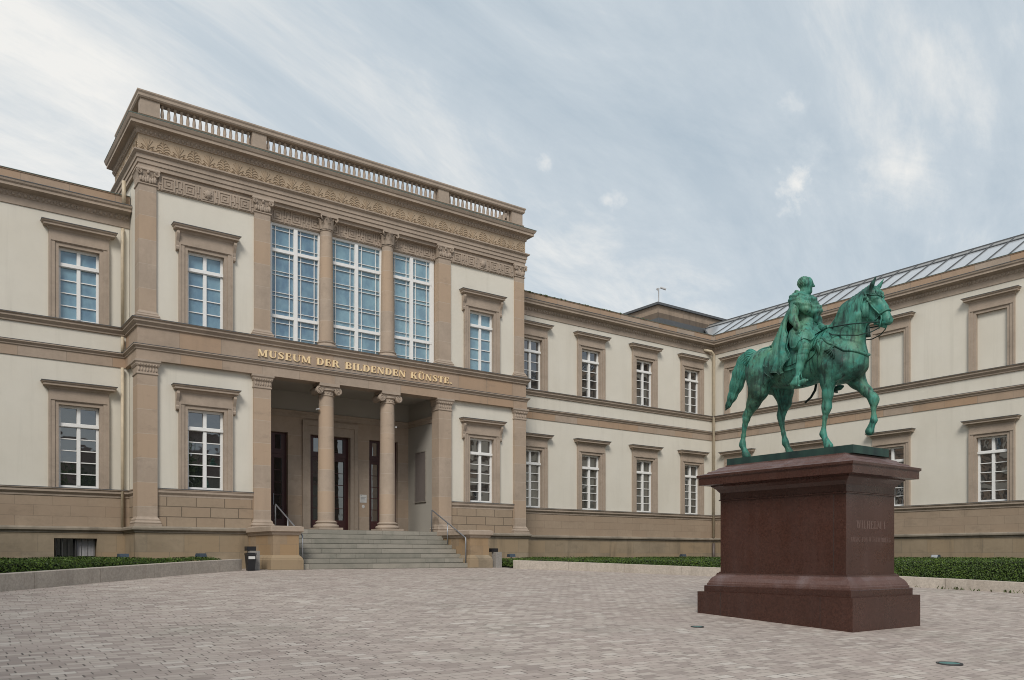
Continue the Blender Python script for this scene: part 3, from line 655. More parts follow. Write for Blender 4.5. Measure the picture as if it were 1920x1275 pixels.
# ------------------------------------------------------------------ pilasters and columns
def scroll(mb, cx, y, cz, r, sgn, tube=0.02, turns=2.2, n=22):
    pts = []
    for i in range(n):
        t_ = i/(n-1); a = sgn*t_*turns*2*math.pi+math.pi/2; rr = r*(1-0.82*t_)
        pts.append((cx+rr*math.cos(a), y, cz+rr*math.sin(a)))
    mb.tube(pts, [tube*(1-0.45*i/(n-1)) for i in range(n)], 5)
def pilaster(x0, x1, yf, yb, z0, z1, base_h, cap_h, fancy, corner=None):
    """corner 'L'/'R': the pilaster turns the block's corner and is moulded on that side too"""
    p = MB().box(x0, x1, yf, yb, z0+base_h-0.01, z1-cap_h+0.01).build('pilaster', 'stone_block', B)
    path = [(x0, yb), (x0, yf), (x1, yf), (x1, yb)]
    b0 = z0
    mb = MB().sweep(path, [(0.10, b0), (0.10, b0+base_h*0.22), (0.075, b0+base_h*0.24), (0.09, b0+base_h*0.36), (0.075, b0+base_h*0.5), (0.045, b0+base_h*0.56), (0.05, b0+base_h*0.68), (0.035, b0+base_h*0.8), (0.012, b0+base_h*0.86), (0.0, b0+base_h)])
    mb.build('base', 'stone', p)
    c0 = z1-cap_h; c = MB()
    if not fancy:
        c.sweep(path, [(0.0, c0-0.03), (0.025, c0), (0.025, c0+0.03), (0.008, c0+0.04), (0.012, c0+cap_h*0.50), (0.03, c0+cap_h*0.55), (0.055, c0+cap_h*0.68), (0.055, c0+cap_h*0.75), (0.085, c0+cap_h*0.85), (0.085, z1), (-0.05, z1+0.001)])
        n = 7
        for k in range(n):
            xx = x0+(k+0.5)*(x1-x0)/n
            c.egg((xx, yf-0.01, c0+cap_h*0.30), (1, 0), (0, -1), 0.028, 0.028, 0.065)
            c.egg((xx, yf-0.045, c0+cap_h*0.62), (1, 0), (0, -1), 0.025, 0.03, 0.035)
    else:
        c.sweep(path, [(0.0, c0-0.03), (0.03, c0-0.01), (0.03, c0+0.02), (0.0, c0+0.03), (0.02, c0+cap_h*0.5), (0.06, c0+cap_h*0.80), (0.09, c0+cap_h*0.84), (0.09, c0+cap_h*0.9), (0.075, z1), (-0.05, z1+0.001)])
        cx = (x0+x1)/2; w = (x1-x0)/2
        for sg in (-1, 1):
            scroll(c, cx+sg*(w*0.98), yf-0.075, c0+cap_h*0.70, 0.085, -sg, 0.02)
            scroll(c, cx+sg*w*0.36, yf-0.035, c0+cap_h*0.58, 0.07, sg, 0.015)
            for q in range(3):
                c.egg((cx+sg*w*(0.25+0.28*q), yf-0.02, c0+cap_h*(0.26+0.03*q)), (1, 0), (0, -1), 0.05, 0.045, 0.11)
        c.egg((cx, yf-0.05, c0+cap_h*0.75), (1, 0), (0, -1), 0.05, 0.05, 0.06); c.egg((cx, yf-0.02, c0+cap_h*0.35), (1, 0), (0, -1), 0.05, 0.05, 0.14)
    c.build('capital', 'stone', p)
    return p
LZ0, LZ1, UZ0, UZ1 = 1.285, 6.212, 7.435, 11.90
for (x0, x1), yb in ((P1X, 26.6), (P4X, 26.6)): pilaster(x0, x1, CY+0.0, yb, LZ0, LZ1, 0.29, 0.42, False)
for (x0, x1) in (P2X, P3X): pilaster(x0, x1, CY+0.0, 26.5, LZ0, LZ1, 0.29, 0.42, False)
for (x0, x1), yb in ((P1X, 26.6), (P4X, 26.6)): pilaster(x0+0.05, x1-0.02 if x0 < 9 else x1-0.05, CY+0.05, yb, UZ0, UZ1, 0.25, 0.46, True)
for (x0, x1) in (P2X, P3X): pilaster(x0+0.03, x1, CY+0.05, 26.42, UZ0, UZ1, 0.25, 0.46, True)

def column(x, y, z0, z1, r0, r1, ionic):
    h = z1-z0; bh = 0.30 if ionic else 0.26; ch = 0.40 if ionic else 0.50
    prof = [(r0*1.0+(r1-r0)*max(0, f-0.25)/0.75*1.0+0.0, z0+bh+(h-bh-ch)*f) for f in np.linspace(0, 1, 10)]
    p = MB().lathe([(r0*1.06, z0+bh-0.02), (r0*1.06, z0+bh+0.02)]+[(a, b+0.02) for a, b in prof], (x, y, 0), 32).build('column', 'stone_block', B)
    smooth_by_angle(p)
    b = MB()
    if ionic: b.box(x-r0*1.5, x+r0*1.5, y-r0*1.5, y+r0*1.5, z0, z0+0.07)
    zb = z0+(0.07 if ionic else 0)
    b.lathe([(r0*1.42, zb), (r0*1.50, zb+0.03), (r0*1.50, zb+0.07), (r0*1.40, zb+0.10), (r0*1.24, zb+0.115), (r0*1.2, zb+0.15), (r0*1.28, zb+0.165), (r0*1.3, zb+0.195), (r0*1.15, zb+0.22), (r0*1.05, zb+0.235)], (x, y, 0), 32)
    smooth_by_angle(b.build('base', 'stone', p), 50)
    c = MB(); zc = z1-ch
    if ionic:
        c.lathe([(r1*1.0, zc-0.02), (r1*1.1, zc), (r1*1.1, zc+0.03), (r1, zc+0.04), (r1, zc+0.14), (r1*1.22, zc+0.18), (r1*1.22, zc+0.23)], (x, y, 0), 28)
        for k in range(14):
            a = 2*math.pi*k/14; c.egg((x+r1*math.cos(a), y+r1*math.sin(a), zc+0.09), (-math.sin(a), math.cos(a)), (math.cos(a), math.sin(a)), 0.035, 0.02, 0.045)
        vr = 0.135; vz = zc+0.17; dx = r1+0.085
        yf, yb = y-r1*1.08, y+r1*1.08
        for sg in (-1, 1):
            # the bolster is a waisted roll, its ends carry the spiral
            prof_ = [(0.0, yf), (vr*0.96, yf), (vr, yf+0.03), (vr*0.72, y-0.02), (vr*0.72, y+0.02), (vr, yb-0.03), (vr*0.96, yb), (0, yb)]
            n = 20; st = len(c.v)
            for rr, yy in prof_:
                for k in range(n): a = 2*math.pi*k/n; c.v.append((x+sg*dx+rr*math.cos(a), yy, vz+rr*math.sin(a)))
            for i in range(len(prof_)-1):
                for k in range(n): c.f.append((st+i*n+k, st+i*n+(k+1) % n, st+(i+1)*n+(k+1) % n, st+(i+1)*n+k))
            scroll(c, x+sg*dx, yf-0.006, vz, vr*0.9, sg, 0.016, 2.3, 30)
            c.egg((x+sg*dx, yf-0.005, vz), (1, 0), (0, -1), 0.03, 0.03, 0.03)
        c.box(x-dx, x+dx, yf+0.004, yb-0.004, vz+0.045, vz+vr*0.98)
        c.tube([(x-dx, yf+0.0, vz+vr*0.93), (x+dx, yf+0.0, vz+vr*0.93)], 0.015, 5)
        c.box(x-r1*1.45, x+r1*1.45, y-r1*1.3, y+r1*1.3, vz+vr+0.0, z1+0.003)
    else:
        c.lathe([(r1, zc-0.02), (r1*1.12, zc), (r1*1.12, zc+0.03), (r1, zc+0.04), (r1*1.03, zc+0.2), (r1*1.2, zc+0.36), (r1*1.35, zc+0.42)], (x, y, 0), 24)
        for row, (n, hh, ro) in enumerate(((8, 0.20, 1.05), (8, 0.32, 1.12))):
            for k in range(n):
                a = 2*math.pi*(k+0.5*row)/n; ca_, sa_ = math.cos(a), math.sin(a); vs = []
                for f, o_, w_ in ((0, 0.01, 0.07), (0.5, 0.03, 0.08), (0.85, 0.07, 0.06), (1.0, 0.115, 0.03), (0.9, 0.12, 0.01)):
                    for s_, d_ in ((-1, 0.0), (0, 0.02), (1, 0.0)):
                        rr = r1*ro+o_+d_; vs.append((x+rr*ca_-sa_*w_*s_, y+rr*sa_+ca_*w_*s_, zc+0.04+hh*f))
                c.add(vs, [(i*3+j, i*3+j+1, i*3+j+4, i*3+j+3) for i in range(4) for j in range(2)])
        for sx_ in (-1, 1):
            for sy_ in (-1, 1):
                q = r1*1.05+0.05; st = len(c.v)
                scroll(c, 0, 0, 0, 0.065, -1, 0.02, 1.8, 16)
                c.v[st:] = [(x+sx_*(q+px_*0.7-py_*0.7), y+sy_*(q+px_*0.7+py_*0.7), zc+0.37+pz_) for px_, py_, pz_ in c.v[st:]]
        w = r1*1.5; c.prism([(x-w, y-w), (x, y-w*0.86), (x+w, y-w), (x+w*0.86, y), (x+w, y+w), (x, y+w*0.86), (x-w, y+w), (x-w*0.86, y)], 'z', zc+0.43, z1+0.003)
        c.egg((x, y-w*0.86, zc+0.44), (1, 0), (0, -1), 0.05, 0.05, 0.05)
    co = c.build('capital', 'stone', p); smooth_by_angle(co, 45)
for x in COLX: column(x, 26.27, 1.285, LZ1, 0.285, 0.245, True)
for x in COLX: column(x, 26.27, UZ0, UZ1, 0.245, 0.205, False)

# ------------------------------------------------------------------ windows
_cache = {}
def window_meshes(kind):
    """local frame: x along the wall, y=0 the wall plane (outside is -y), z absolute. kind = (floor, centre?, blind?, curtain?)"""
    if kind in _cache: return _cache[kind]
    floor, centre, blind, glassm = kind
    d = dict(UP if floor == 'up' else LOW)
    if centre and floor == 'up': d['t'] = 9.74
    s, t = d['s'], d['t']; hw, ow = 0.55, 0.81
    hood0 = t+(0.46 if not centre else 0.50); hood1 = hood0+0.19
    so = -0.09                                          # face of the surround
    sur = MB()
    # jambs with a stepped moulding: outer slab proud, inner fascia set back
    for sg in (-1, 1):
        xs_ = sorted((sg*ow, sg*(hw+0.10))); sur.box(xs_[0], xs_[1], so, 0.02, s, t+0.10)
        xs_ = sorted((sg*(hw+0.10), sg*hw)); sur.box(xs_[0], xs_[1], so+0.03, 0.30, s, t)
        xs_ = sorted((sg*ow, sg*(ow-0.05))); sur.box(xs_[0], xs_[1], so-0.02, so+0.002, s, t+0.165)
    sur.box(-hw-0.10, hw+0.10, so+0.03, 0.30, t, t+0.10)
    sur.box(-ow, ow, so, 0.02, t+0.10, hood0)
    sur.box(-ow+0.05, ow-0.05, so-0.02, so+0.002, t+0.12, t+0.165)
    hood = MB().sweep([(-ow, 0.0), (-ow, so), (ow, so), (ow, 0.0)], [(0.0, hood0-0.03), (0.03, hood0), (0.05, hood0+0.04), (0.15, hood0+0.065), (0.15, hood0+0.12), (0.18, hood0+0.14), (0.20, hood1-0.01), (0.20, hood1), (-0.05, hood1+0.015)])
    hfl = MB().sweep([(-ow, 0.0), (-ow, so), (ow, so), (ow, 0.0)], [(0.195, hood1-0.014), (0.208, hood1-0.012), (0.208, hood1+0.006), (-0.05, hood1+0.022)])
    cons = None
    if centre:
        cons = []
        for sg in (-1, 1):
            x0, x1 = sorted((sg*(ow+0.005), sg*(ow+0.085)))
            pr = [(0.0, hood0-0.01), (so-0.11, hood0-0.01), (so-0.12, hood0-0.08), (so-0.08, hood0-0.18), (so-0.02, hood0-0.30), (so+0.0, hood0-0.42), (so-0.03, hood0-0.47), (so-0.02, hood0-0.54), (so+0.02, hood0-0.57), (0.0, hood0-0.58)]
            cb = MB(); cb.prism(pr, 'x', x0, x1); cons.append(cb.mesh('console', 'stone'))
    frame = MB(); fy0, fy1 = 0.10, 0.17
    pane = MB()
    if blind:
        pane.add([(-hw, 0.06, s), (hw, 0.06, s), (hw, 0.06, t), (-hw, 0.06, t)], [(0, 1, 2, 3)])
    else:
        fw = 0.07; tr = t-(t-s)*0.235
        frame.box(-hw, -hw+fw, fy0, fy1, s, t); frame.box(hw-fw, hw, fy0, fy1, s, t)
        frame.box(-hw+fw, hw-fw, fy0, fy1, t-fw, t); frame.box(-hw+fw, hw-fw, fy0, fy1, s, s+0.09)
        frame.box(-0.05, 0.05, fy0-0.015, fy1, s+0.09, t-fw)
        frame.box(-hw+fw, -0.05, fy0-0.03, fy1, tr-0.06, tr+0.06); frame.box(0.05, hw-fw, fy0-0.03, fy1, tr-0.06, tr+0.06)
        frame.box(-hw, hw, fy0-0.05, fy0-0.03, tr-0.045, tr+0.045)
        n = d['rows'][1]; z0, z1 = s+0.09, tr-0.06
        for k in range(1, n):
            z_ = z0+(z1-z0)*k/n
            for sg in (-1, 1):
                xs_ = sorted((sg*0.05, sg*(hw-fw))); frame.box(xs_[0], xs_[1], fy0+0.015, fy1, z_-0.014, z_+0.014)
        pane.add([(-hw, fy1-0.02, s), (hw, fy1-0.02, s), (hw, fy1-0.02, t), (-hw, fy1-0.02, t)], [(0, 1, 2, 3)])
    res = dict(surround=sur.mesh('surround', 'stone'), hood=hood.mesh('hood', 'stone'), hood_flashing=hfl.mesh('hood_flashing', 'lead'), pane=pane.mesh('pane', 'cream' if blind else glassm, fix=False))
    if not blind:
        res['frame'] = frame.mesh('window', 'white')
        sl = MB().box(-hw, hw, -0.06, fy0+0.01, s-0.03, s+0.02); res['sill'] = sl.mesh('sill', 'lead')
    if cons: res['console'], res['console2'] = cons
    _cache[kind] = res; return res
def pane_cells(cells, y, mat):
    """one quad per glazing cell, each very slightly out of true, as real panes are"""
    pb = MB()
    for x0, x1, z0, z1 in cells:
        a, b = rng.normal(0, 0.0045, 2); c_ = rng.normal(0, 0.002)
        pb.add([(x0, y+c_-a*(x1-x0)-b*(z1-z0), z0), (x1, y+c_+a*(x1-x0)-b*(z1-z0), z0), (x1, y+c_+a*(x1-x0)+b*(z1-z0), z1), (x0, y+c_-a*(x1-x0)+b*(z1-z0), z1)], [(0, 1, 2, 3)])
    return pb.mesh('pane', mat, fix=False)
def window(x, y, rz, kind, label=None):
    r = window_meshes(kind)
    nm = 'blind_window' if kind[2] else 'window'
    main = r['pane'] if kind[2] else r['frame']
    o = link(nm, main, B, (x, y, 0), rz); o.matrix_parent_inverse = Matrix.Translation(B.location).inverted()
    if not kind[2]:
        d = dict(UP if kind[0] == 'up' else LOW)
        if kind[1] and kind[0] == 'up': d['t'] = 9.74
        s, t = d['s'], d['t']; tr = t-(t-s)*0.235; n_ = d['rows'][1]; zs_ = [s]+[s+0.09+(tr-0.06-s-0.09)*k/n_ for k in range(1, n_)]+[tr, t]
        r = dict(r); r['pane'] = pane_cells([(xa, xb, za, zb) for xa, xb in ((-0.55, 0.0), (0.0, 0.55)) for za, zb in zip(zs_[:-1], zs_[1:])], 0.152, kind[3])
    if label: o['label'] = label
    for k in ('surround', 'hood', 'hood_flashing', 'pane', 'sill', 'console', 'console2'):
        if k in r and not (kind[2] and k == 'pane'): part_local(k.rstrip('2'), r[k], o)
    return o
for c_ in WINGC:
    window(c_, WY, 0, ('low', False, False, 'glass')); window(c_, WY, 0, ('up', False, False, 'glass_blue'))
for c_ in BACKC:
    window(c_, WY, 0, ('low', False, False, 'glass_curtain')); window(c_, WY, 0, ('up', False, False, 'glass'))
for c_ in (7.31, 17.6):
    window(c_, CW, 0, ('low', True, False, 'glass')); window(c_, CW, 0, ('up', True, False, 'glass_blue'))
for c_ in RIGHTC:
    window(RX, c_, -math.pi/2, ('low', False, False, 'glass')); window(RX, c_, -math.pi/2, ('up', False, True, 'glass'))

# three tall windows between the upper columns
for a, b in BAYS:
    x0, x1 = a-0.02, b+0.02; y0 = 26.42; s, t = 7.45, 11.37; mid = (x0+x1)/2
    if a < 10: x0, x1 = a, b-0.08
    elif b > 15: x0, x1 = a+0.08, b
    else: x0, x1 = a+0.08, b-0.08
    mid = (x0+x1)/2
    f = MB(); fw = 0.09
    f.box(x0, x0+fw+0.08, y0-0.06, y0+0.05, s, t); f.box(x1-fw-0.08, x1, y0-0.06, y0+0.05, s, t)
    f.box(x0+fw, x1-fw, y0-0.055, y0+0.05, t-fw, t); f.box(x0+fw, x1-fw, y0-0.055, y0+0.05, s, s+0.08)
    f.box(mid-0.062, mid+0.062, y0-0.08, y0+0.05, s+0.08, t-fw)
    levels = [s+0.08, s+0.30*(t-s)-0.33, s+0.77*(t-s), t-fw]
    for z_ in levels[1:3]: f.box(x0+fw, x1-fw, y0-0.07, y0+0.05, z_-0.05, z_+0.05)
    for xa, xb in ((x0+fw+0.08, mid-0.075), (mid+0.075, x1-fw-0.08)):
        wv = xb-xa
        for q in (0.17, 0.83): f.box(xa+wv*q-0.008, xa+wv*q+0.008, y0-0.025, y0+0.03, s+0.08, t-fw)
        for i, (za, zb) in enumerate(zip(levels[:-1], levels[1:])):
            za += 0.06 if i else 0; zb -= 0.06 if i < 2 else 0
            qs = [0.17, 0.83] if i != 1 else [0.07, 0.30, 0.36, 0.64, 0.70, 0.93]
            if i == 0: qs = [0.2, 0.8]
            for q in qs: f.box(xa, xb, y0-0.022, y0+0.03, za+(zb-za)*q-0.0075, za+(zb-za)*q+0.0075)
    fo = f.build('tall_window', 'white', B)
    cells = []
    for xa, xb in ((x0+fw+0.08, mid), (mid, x1-fw-0.08)):
        wv = xb-xa; xs_ = [xa, xa+wv*0.17, xa+wv*0.83, xb]
        zs_ = [levels[0]-0.05]; 
        for i, (za, zb) in enumerate(zip(levels[:-1], levels[1:])): zs_ += [za+(zb-za)*q for q in (([0.2, 0.8] if i == 0 else [0.17, 0.83]) if i != 1 else [0.07, 0.33, 0.67, 0.93])]+[zb]
        zs_[-1] += 0.05
        cells += [(a_, b_, c1, c2) for a_, b_ in zip(xs_[:-1], xs_[1:]) for c1, c2 in zip(zs_[:-1], zs_[1:])]
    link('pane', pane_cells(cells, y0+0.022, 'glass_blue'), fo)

# ------------------------------------------------------------------ porch interior, doors, steps
PY = 28.5; PX0, PX1 = 9.24, 15.74; FZ = 1.28
DOORS = [(9.62, 10.85), (11.67, 13.25), (14.05, 15.28)]
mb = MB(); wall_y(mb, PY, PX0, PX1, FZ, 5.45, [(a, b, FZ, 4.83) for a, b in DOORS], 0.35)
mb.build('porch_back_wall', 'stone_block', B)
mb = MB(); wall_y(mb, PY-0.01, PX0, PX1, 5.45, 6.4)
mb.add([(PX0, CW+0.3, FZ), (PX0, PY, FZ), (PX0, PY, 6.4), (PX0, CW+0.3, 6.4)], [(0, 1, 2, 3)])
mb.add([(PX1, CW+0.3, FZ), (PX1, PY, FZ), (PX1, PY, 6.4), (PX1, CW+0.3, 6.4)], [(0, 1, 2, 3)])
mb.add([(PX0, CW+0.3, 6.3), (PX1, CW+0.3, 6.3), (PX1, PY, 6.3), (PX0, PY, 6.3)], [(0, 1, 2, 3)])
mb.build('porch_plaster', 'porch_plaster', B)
MB().sweep([(PX0, CW+0.4), (PX0, PY), (PX1, PY), (PX1, CW+0.4)], [(0.0, 5.40), (0.03, 5.40), (0.03, 5.53), (0.06, 5.56), (0.09, 5.62), (0.0, 5.65)]).build('porch_band', 'stone', B)
MB().box(P2X[0], P3X[1], 25.86, PY+0.3, 0.6, FZ).build('porch_floor', 'steps', B)
mb = MB()
for x0, x1 in ((11.37, 11.67), (13.25, 13.55)): mb.box(x0, x1, PY-0.06, PY+0.02, FZ, 5.15); mb.box(x0+(0.0 if x0 < 12 else 0.15), x0+(0.15 if x0 < 12 else 0.3), PY-0.085, PY-0.058, FZ, 5.22)
mb.box(11.67, 13.25, PY-0.06, PY+0.02, 4.83, 5.15); mb.box(11.37, 13.55, PY-0.10, PY+0.02, 5.15, 5.33)
mb.build('door_surround', 'stone', B)
for i, (a, b) in enumerate(DOORS):
    f = MB(); y0, y1 = PY+0.15, PY+0.22; fw = 0.08; tz = 4.12; mid = (a+b)/2
    f.box(a, a+fw, y0, y1, FZ, 4.83); f.box(b-fw, b, y0, y1, FZ, 4.83); f.box(a+fw, b-fw, y0, y1, 4.83-fw, 4.83); f.box(a+fw, b-fw, y0-0.02, y1, tz-0.06, tz+0.06)
    f.box(mid-0.07, mid+0.07, y0-0.01, y1, FZ, 4.83-fw)
    for sg, xa, xb in ((0, a+fw, mid-0.07), (1, mid+0.07, b-fw)):
        st = 0.09
        f.box(xa, xa+st, y0+0.005, y1, FZ, tz-0.06); f.box(xb-st, xb, y0+0.005, y1, FZ, tz-0.06); f.box(xa+st, xb-st, y0+0.005, y1, FZ, FZ+0.45); f.box(xa+st, xb-st, y0+0.005, y1, tz-0.2, tz-0.06)
        for k in range(1, 5): z_ = FZ+0.45+k*(tz-0.2-FZ-0.45)/5; f.box(xa+st, xb-st, y0+0.03, y1, z_-0.012, z_+0.012)
        f.box(xa, xa+0.12, y0+0.005, y1, tz+0.06, 4.83-fw); f.box(xb-0.12, xb, y0+0.005, y1, tz+0.06, 4.83-fw)
        f.box(xa+0.12, xb-0.12, y0+0.005, y1, tz+0.06, tz+0.12)
    do = f.build('door', 'door', B)
    MB().add([(a, y1-0.02, FZ), (b, y1-0.02, FZ), (b, y1-0.02, 4.83), (a, y1-0.02, 4.83)], [(0, 1, 2, 3)]).build('pane', 'glass', do, fix=False)
    MB().tube([(mid+0.12, y0-0.05, FZ+0.95), (mid+0.12, y0-0.05, FZ+1.35)], 0.015, 6).build('handle', 'steel', do)

CKY = 23.75; SX0, SX1 = 9.40, 15.53
mb = MB(); nst = 8
for k in range(nst):
    yk = CKY+0.03+k*0.29; x0, x1 = (SX0, SX1) if k else (SX0-0.0, SX1)
    top = k*0.16+0.158+(0.004 if k == 7 else 0.0)
    mb.box(x0, x1, yk+0.002, 26.0, k*0.16-(0.25 if k == 0 else 0.02), top-0.01)
    cuts = [x0]+sorted(random.uniform(x0+0.8, x1-0.8) for _ in range(3))+[x1]
    for xa, xb in zip(cuts[:-1], cuts[1:]): mb.box(xa+0.003, xb-0.003, yk-0.006-random.uniform(0, 0.006), 26.0-0.001*k, top-0.15+(0.012 if k else 0.0), top-random.uniform(0, 0.003))
mb.build('steps', 'steps', B)
for (x0, x1) in ((8.58, 9.385), (15.545, 16.32)):
    # cheek block beside the steps, its cap runs on into the base ledge
    pk = MB().box(x0, x1, CKY, 25.95, -0.15, 1.1).build('cheek_wall', 'bay_stone', B)
    ring = [(x0, 25.9), (x0, CKY), (x1, CKY), (x1, 25.9)]
    MB().sweep(ring, [(0.0, 1.02), (0.03, 1.04), (0.05, 1.08), (0.05, 1.10), (0.11, 1.14), (0.11, 1.275), (0.02, 1.30), (-0.5, 1.31)]).box(x0-0.01, x1+0.01, CKY+0.02, 25.9, 1.2, 1.302).build('cap', 'stone', pk)
    MB().sweep(ring, [(0.10, -0.15), (0.10, 0.28), (0.085, 0.30), (0.085, 0.33), (0.05, 0.38), (0.02, 0.41), (0.0, 0.43)]).build('plinth', 'base', pk)

# downpipes
def pipe(pts, r, mat, name): return MB().tube(pts, r, 10).build(name, mat, B, True)
pipe([(5.23, WY-0.02, 10.50), (5.20, WY-0.10, 10.35), (5.20, WY-0.10, 7.45)], 0.05, 'pipe', 'downpipe'); pipe([(5.20, WY-0.10, 7.15), (5.20, WY-0.10, 6.67)], 0.05, 'pipe', 'downpipe'); pipe([(5.20, WY-0.10, 6.2), (5.20, WY-0.10, 1.29)], 0.05, 'pipe', 'downpipe')
pipe([(5.21, WY-0.25, 11.9), (5.21, WY-0.25, 11.2)], 0.06, 'pipe', 'downpipe')
pipe([(RX-0.75, WY-0.02, 10.72), (RX-0.35, WY-0.20, 10.66), (RX-0.18, WY-0.2, 10.52), (RX-0.12, WY-0.16, 10.35), (RX-0.12, WY-0.14, 1.30)], 0.07, 'pipe', 'downpipe')
pipe([(RX-0.16, WY-0.18, 1.03), (RX-0.16, WY-0.18, -0.3)], 0.075, 'pipe_dark', 'standpipe')

# ------------------------------------------------------------------ lettering
def arc_poly(cx, cy, rx, ry, ix, iy, a0, a1, icx=None, n=14):
    icx = cx if icx is None else icx
    o_ = [(cx+rx*math.cos(R(a0+(a1-a0)*i/n)), cy+ry*math.sin(R(a0+(a1-a0)*i/n))) for i in range(n+1)]
    i_ = [(icx+ix*math.cos(R(a0+(a1-a0)*i/n)), cy+iy*math.sin(R(a0+(a1-a0)*i/n))) for i in range(n+1)]
    return [[o_[k], o_[k+1], i_[k+1], i_[k]] for k in range(n)]
def rect(x0, x1, y0, y1): return [[(x0, y0), (x1, y0), (x1, y1), (x0, y1)]]
def glyph(ch, T=0.21, t=0.065, sf=0.07, sh=0.055):
    def stem(x, w=T, top=True, bot=True):
        q = rect(x, x+w, sh if bot else 0, 1-sh if top else 1)
        if bot: q += rect(x-sf, x+w+sf, 0, sh)
        if top: q += rect(x-sf, x+w+sf, 1-sh, 1)
        return q
    def diag(xa, ya, xb, yb, w): return [[(xa, ya), (xa+w, ya), (xb+w, yb), (xb, yb)]]
    def bowl(x, y0, y1, rx): return arc_poly(x, (y0+y1)/2, rx, (y1-y0)/2, rx-T*0.95, (y1-y0)/2-t, -90, 90)
    def spine(pts, ws):
        out = []; L_ = []; R_ = []
        for i, (a, b) in enumerate(pts):
            p0 = pts[max(0, i-1)]; p1 = pts[min(len(pts)-1, i+1)]; dx, dy = p1[0]-p0[0], p1[1]-p0[1]; l_ = math.hypot(dx, dy) or 1
            L_.append((a-dy/l_*ws[i], b+dx/l_*ws[i])); R_.append((a+dy/l_*ws[i], b-dx/l_*ws[i]))
        return [[L_[i], L_[i+1], R_[i+1], R_[i]] for i in range(len(pts)-1)]
    if ch == ' ': return [], 0.42
    if ch == '.': return arc_poly(0.11, 0.11, 0.11, 0.11, 0.001, 0.001, 0, 360), 0.22
    if ch == 'I': return stem(sf), T+2*sf
    if ch == 'L': return stem(sf)+rect(sf+T, 0.62, 0, t)+rect(0.62-t, 0.62, t, 0.32), 0.66
    if ch == 'E': return stem(sf)+rect(sf+T, 0.66, 0, t)+rect(0.66-t, 0.66, t, 0.3)+rect(sf+T, 0.62, 1-t, 1)+rect(0.62-t, 0.62, 0.7, 1-t)+rect(sf+T, 0.48, 0.48, 0.48+t)+rect(0.48, 0.48+t, 0.38, 0.64), 0.70
    if ch == 'T': return stem(0.24)+rect(0.02, 0.24-sf, 1-t, 1)+rect(0.24+T+sf, 0.67, 1-t, 1)+rect(0.02, 0.02+t, 0.68, 1-t)+rect(0.67-t, 0.67, 0.68, 1-t), 0.69
    if ch == 'D': return stem(sf)+rect(sf+T, 0.40, 0, t)+rect(sf+T, 0.40, 1-t, 1)+bowl(0.40, 0, 1, 0.40), 0.83
    if ch == 'B': return stem(sf)+rect(sf+T, 0.38, 0, t)+rect(sf+T, 0.38, 1-t, 1)+rect(sf+T, 0.38, 0.5-t/2, 0.5+t/2)+bowl(0.38, 0, 0.53, 0.36)+bowl(0.38, 0.47, 1, 0.33), 0.77
    if ch == 'R': return stem(sf)+rect(sf+T, 0.38, 1-t, 1)+rect(sf+T, 0.38, 0.48, 0.48+t)+bowl(0.38, 0.48, 1, 0.34)+diag(0.40, 0.48, 0.60, 0.06, T)+rect(0.60, 0.90, 0, 0.06), 0.90
    if ch == 'U': return rect(sf, sf+T, 0.34, 1-sh)+rect(0, T+2*sf, 1-sh, 1)+rect(0.70, 0.70+t, 0.34, 1-sh)+rect(0.60, 0.88, 1-sh, 1)+arc_poly(0.4175, 0.34, 0.3475, 0.34, 0.21, 0.27, 180, 360, 0.49), 0.88
    if ch == 'Ü': q, w = glyph('U', T, t, sf, sh); return q+arc_poly(0.28, 1.19, 0.085, 0.085, 0.001, 0.001, 0, 360)+arc_poly(0.58, 1.19, 0.085, 0.085, 0.001, 0.001, 0, 360), w
    if ch == 'N': return rect(sf, sf+t, sh, 1-sh)+rect(0, 0.20, 0, sh)+rect(-0.02, 0.14, 1-sh, 1)+diag(0.02, 1, 0.56, 0, T)+rect(0.70, 0.70+t, 0.1, 1-sh)+rect(0.60, 0.87, 1-sh, 1), 0.87
    if ch == 'M': return rect(sf, sf+t, sh, 1-sh)+rect(0, 0.20, 0, sh)+diag(0.03, 1, 0.37, 0.08, T*0.95)+diag(0.47, 0.08, 0.74, 1, t)+rect(0.74, 0.74+T, sh, 1-sh)+rect(0.67, 1.02, 0, sh)+rect(0.74, 1.02, 1-sh, 1)+rect(0, 0.07, 1-sh, 1), 1.02
    if ch == 'K': return stem(sf)+diag(sf+T, 0.38, 0.60, 0.95, t*1.1)+rect(0.52, 0.78, 1-sh, 1)+diag(0.36, 0.55, 0.56, 0.06, T)+rect(0.52, 0.86, 0, 0.06), 0.86
    if ch == 'S':
        pts = [(0.54, 0.74), (0.50, 0.87), (0.38, 0.955), (0.25, 0.955), (0.13, 0.88), (0.11, 0.74), (0.20, 0.61), (0.36, 0.50), (0.48, 0.38), (0.50, 0.22), (0.42, 0.09), (0.28, 0.04), (0.14, 0.08), (0.07, 0.20), (0.05, 0.30)]
        ws = [0.02, 0.03, 0.035, 0.035, 0.06, 0.09, 0.11, 0.12, 0.11, 0.085, 0.055, 0.035, 0.035, 0.03, 0.02]
        return spine(pts, ws)+rect(0.53, 0.57, 0.68, 1.0)+rect(0.02, 0.06, 0.0, 0.34), 0.64
    if ch == 'H': return stem(sf)+stem(0.62)+rect(sf+T, 0.62, 0.47, 0.47+t), 0.62+T+sf
    if ch == 'W': return diag(0.05, 1, 0.30, 0, T)+diag(0.33, 0, 0.52, 1, t)+diag(0.46, 1, 0.72, 0, T)+diag(0.75, 0, 0.98, 1, t)+rect(-0.02, 0.32, 1-sh, 1)+rect(0.40, 0.70, 1-sh, 1)+rect(0.90, 1.12, 1-sh, 1), 1.12
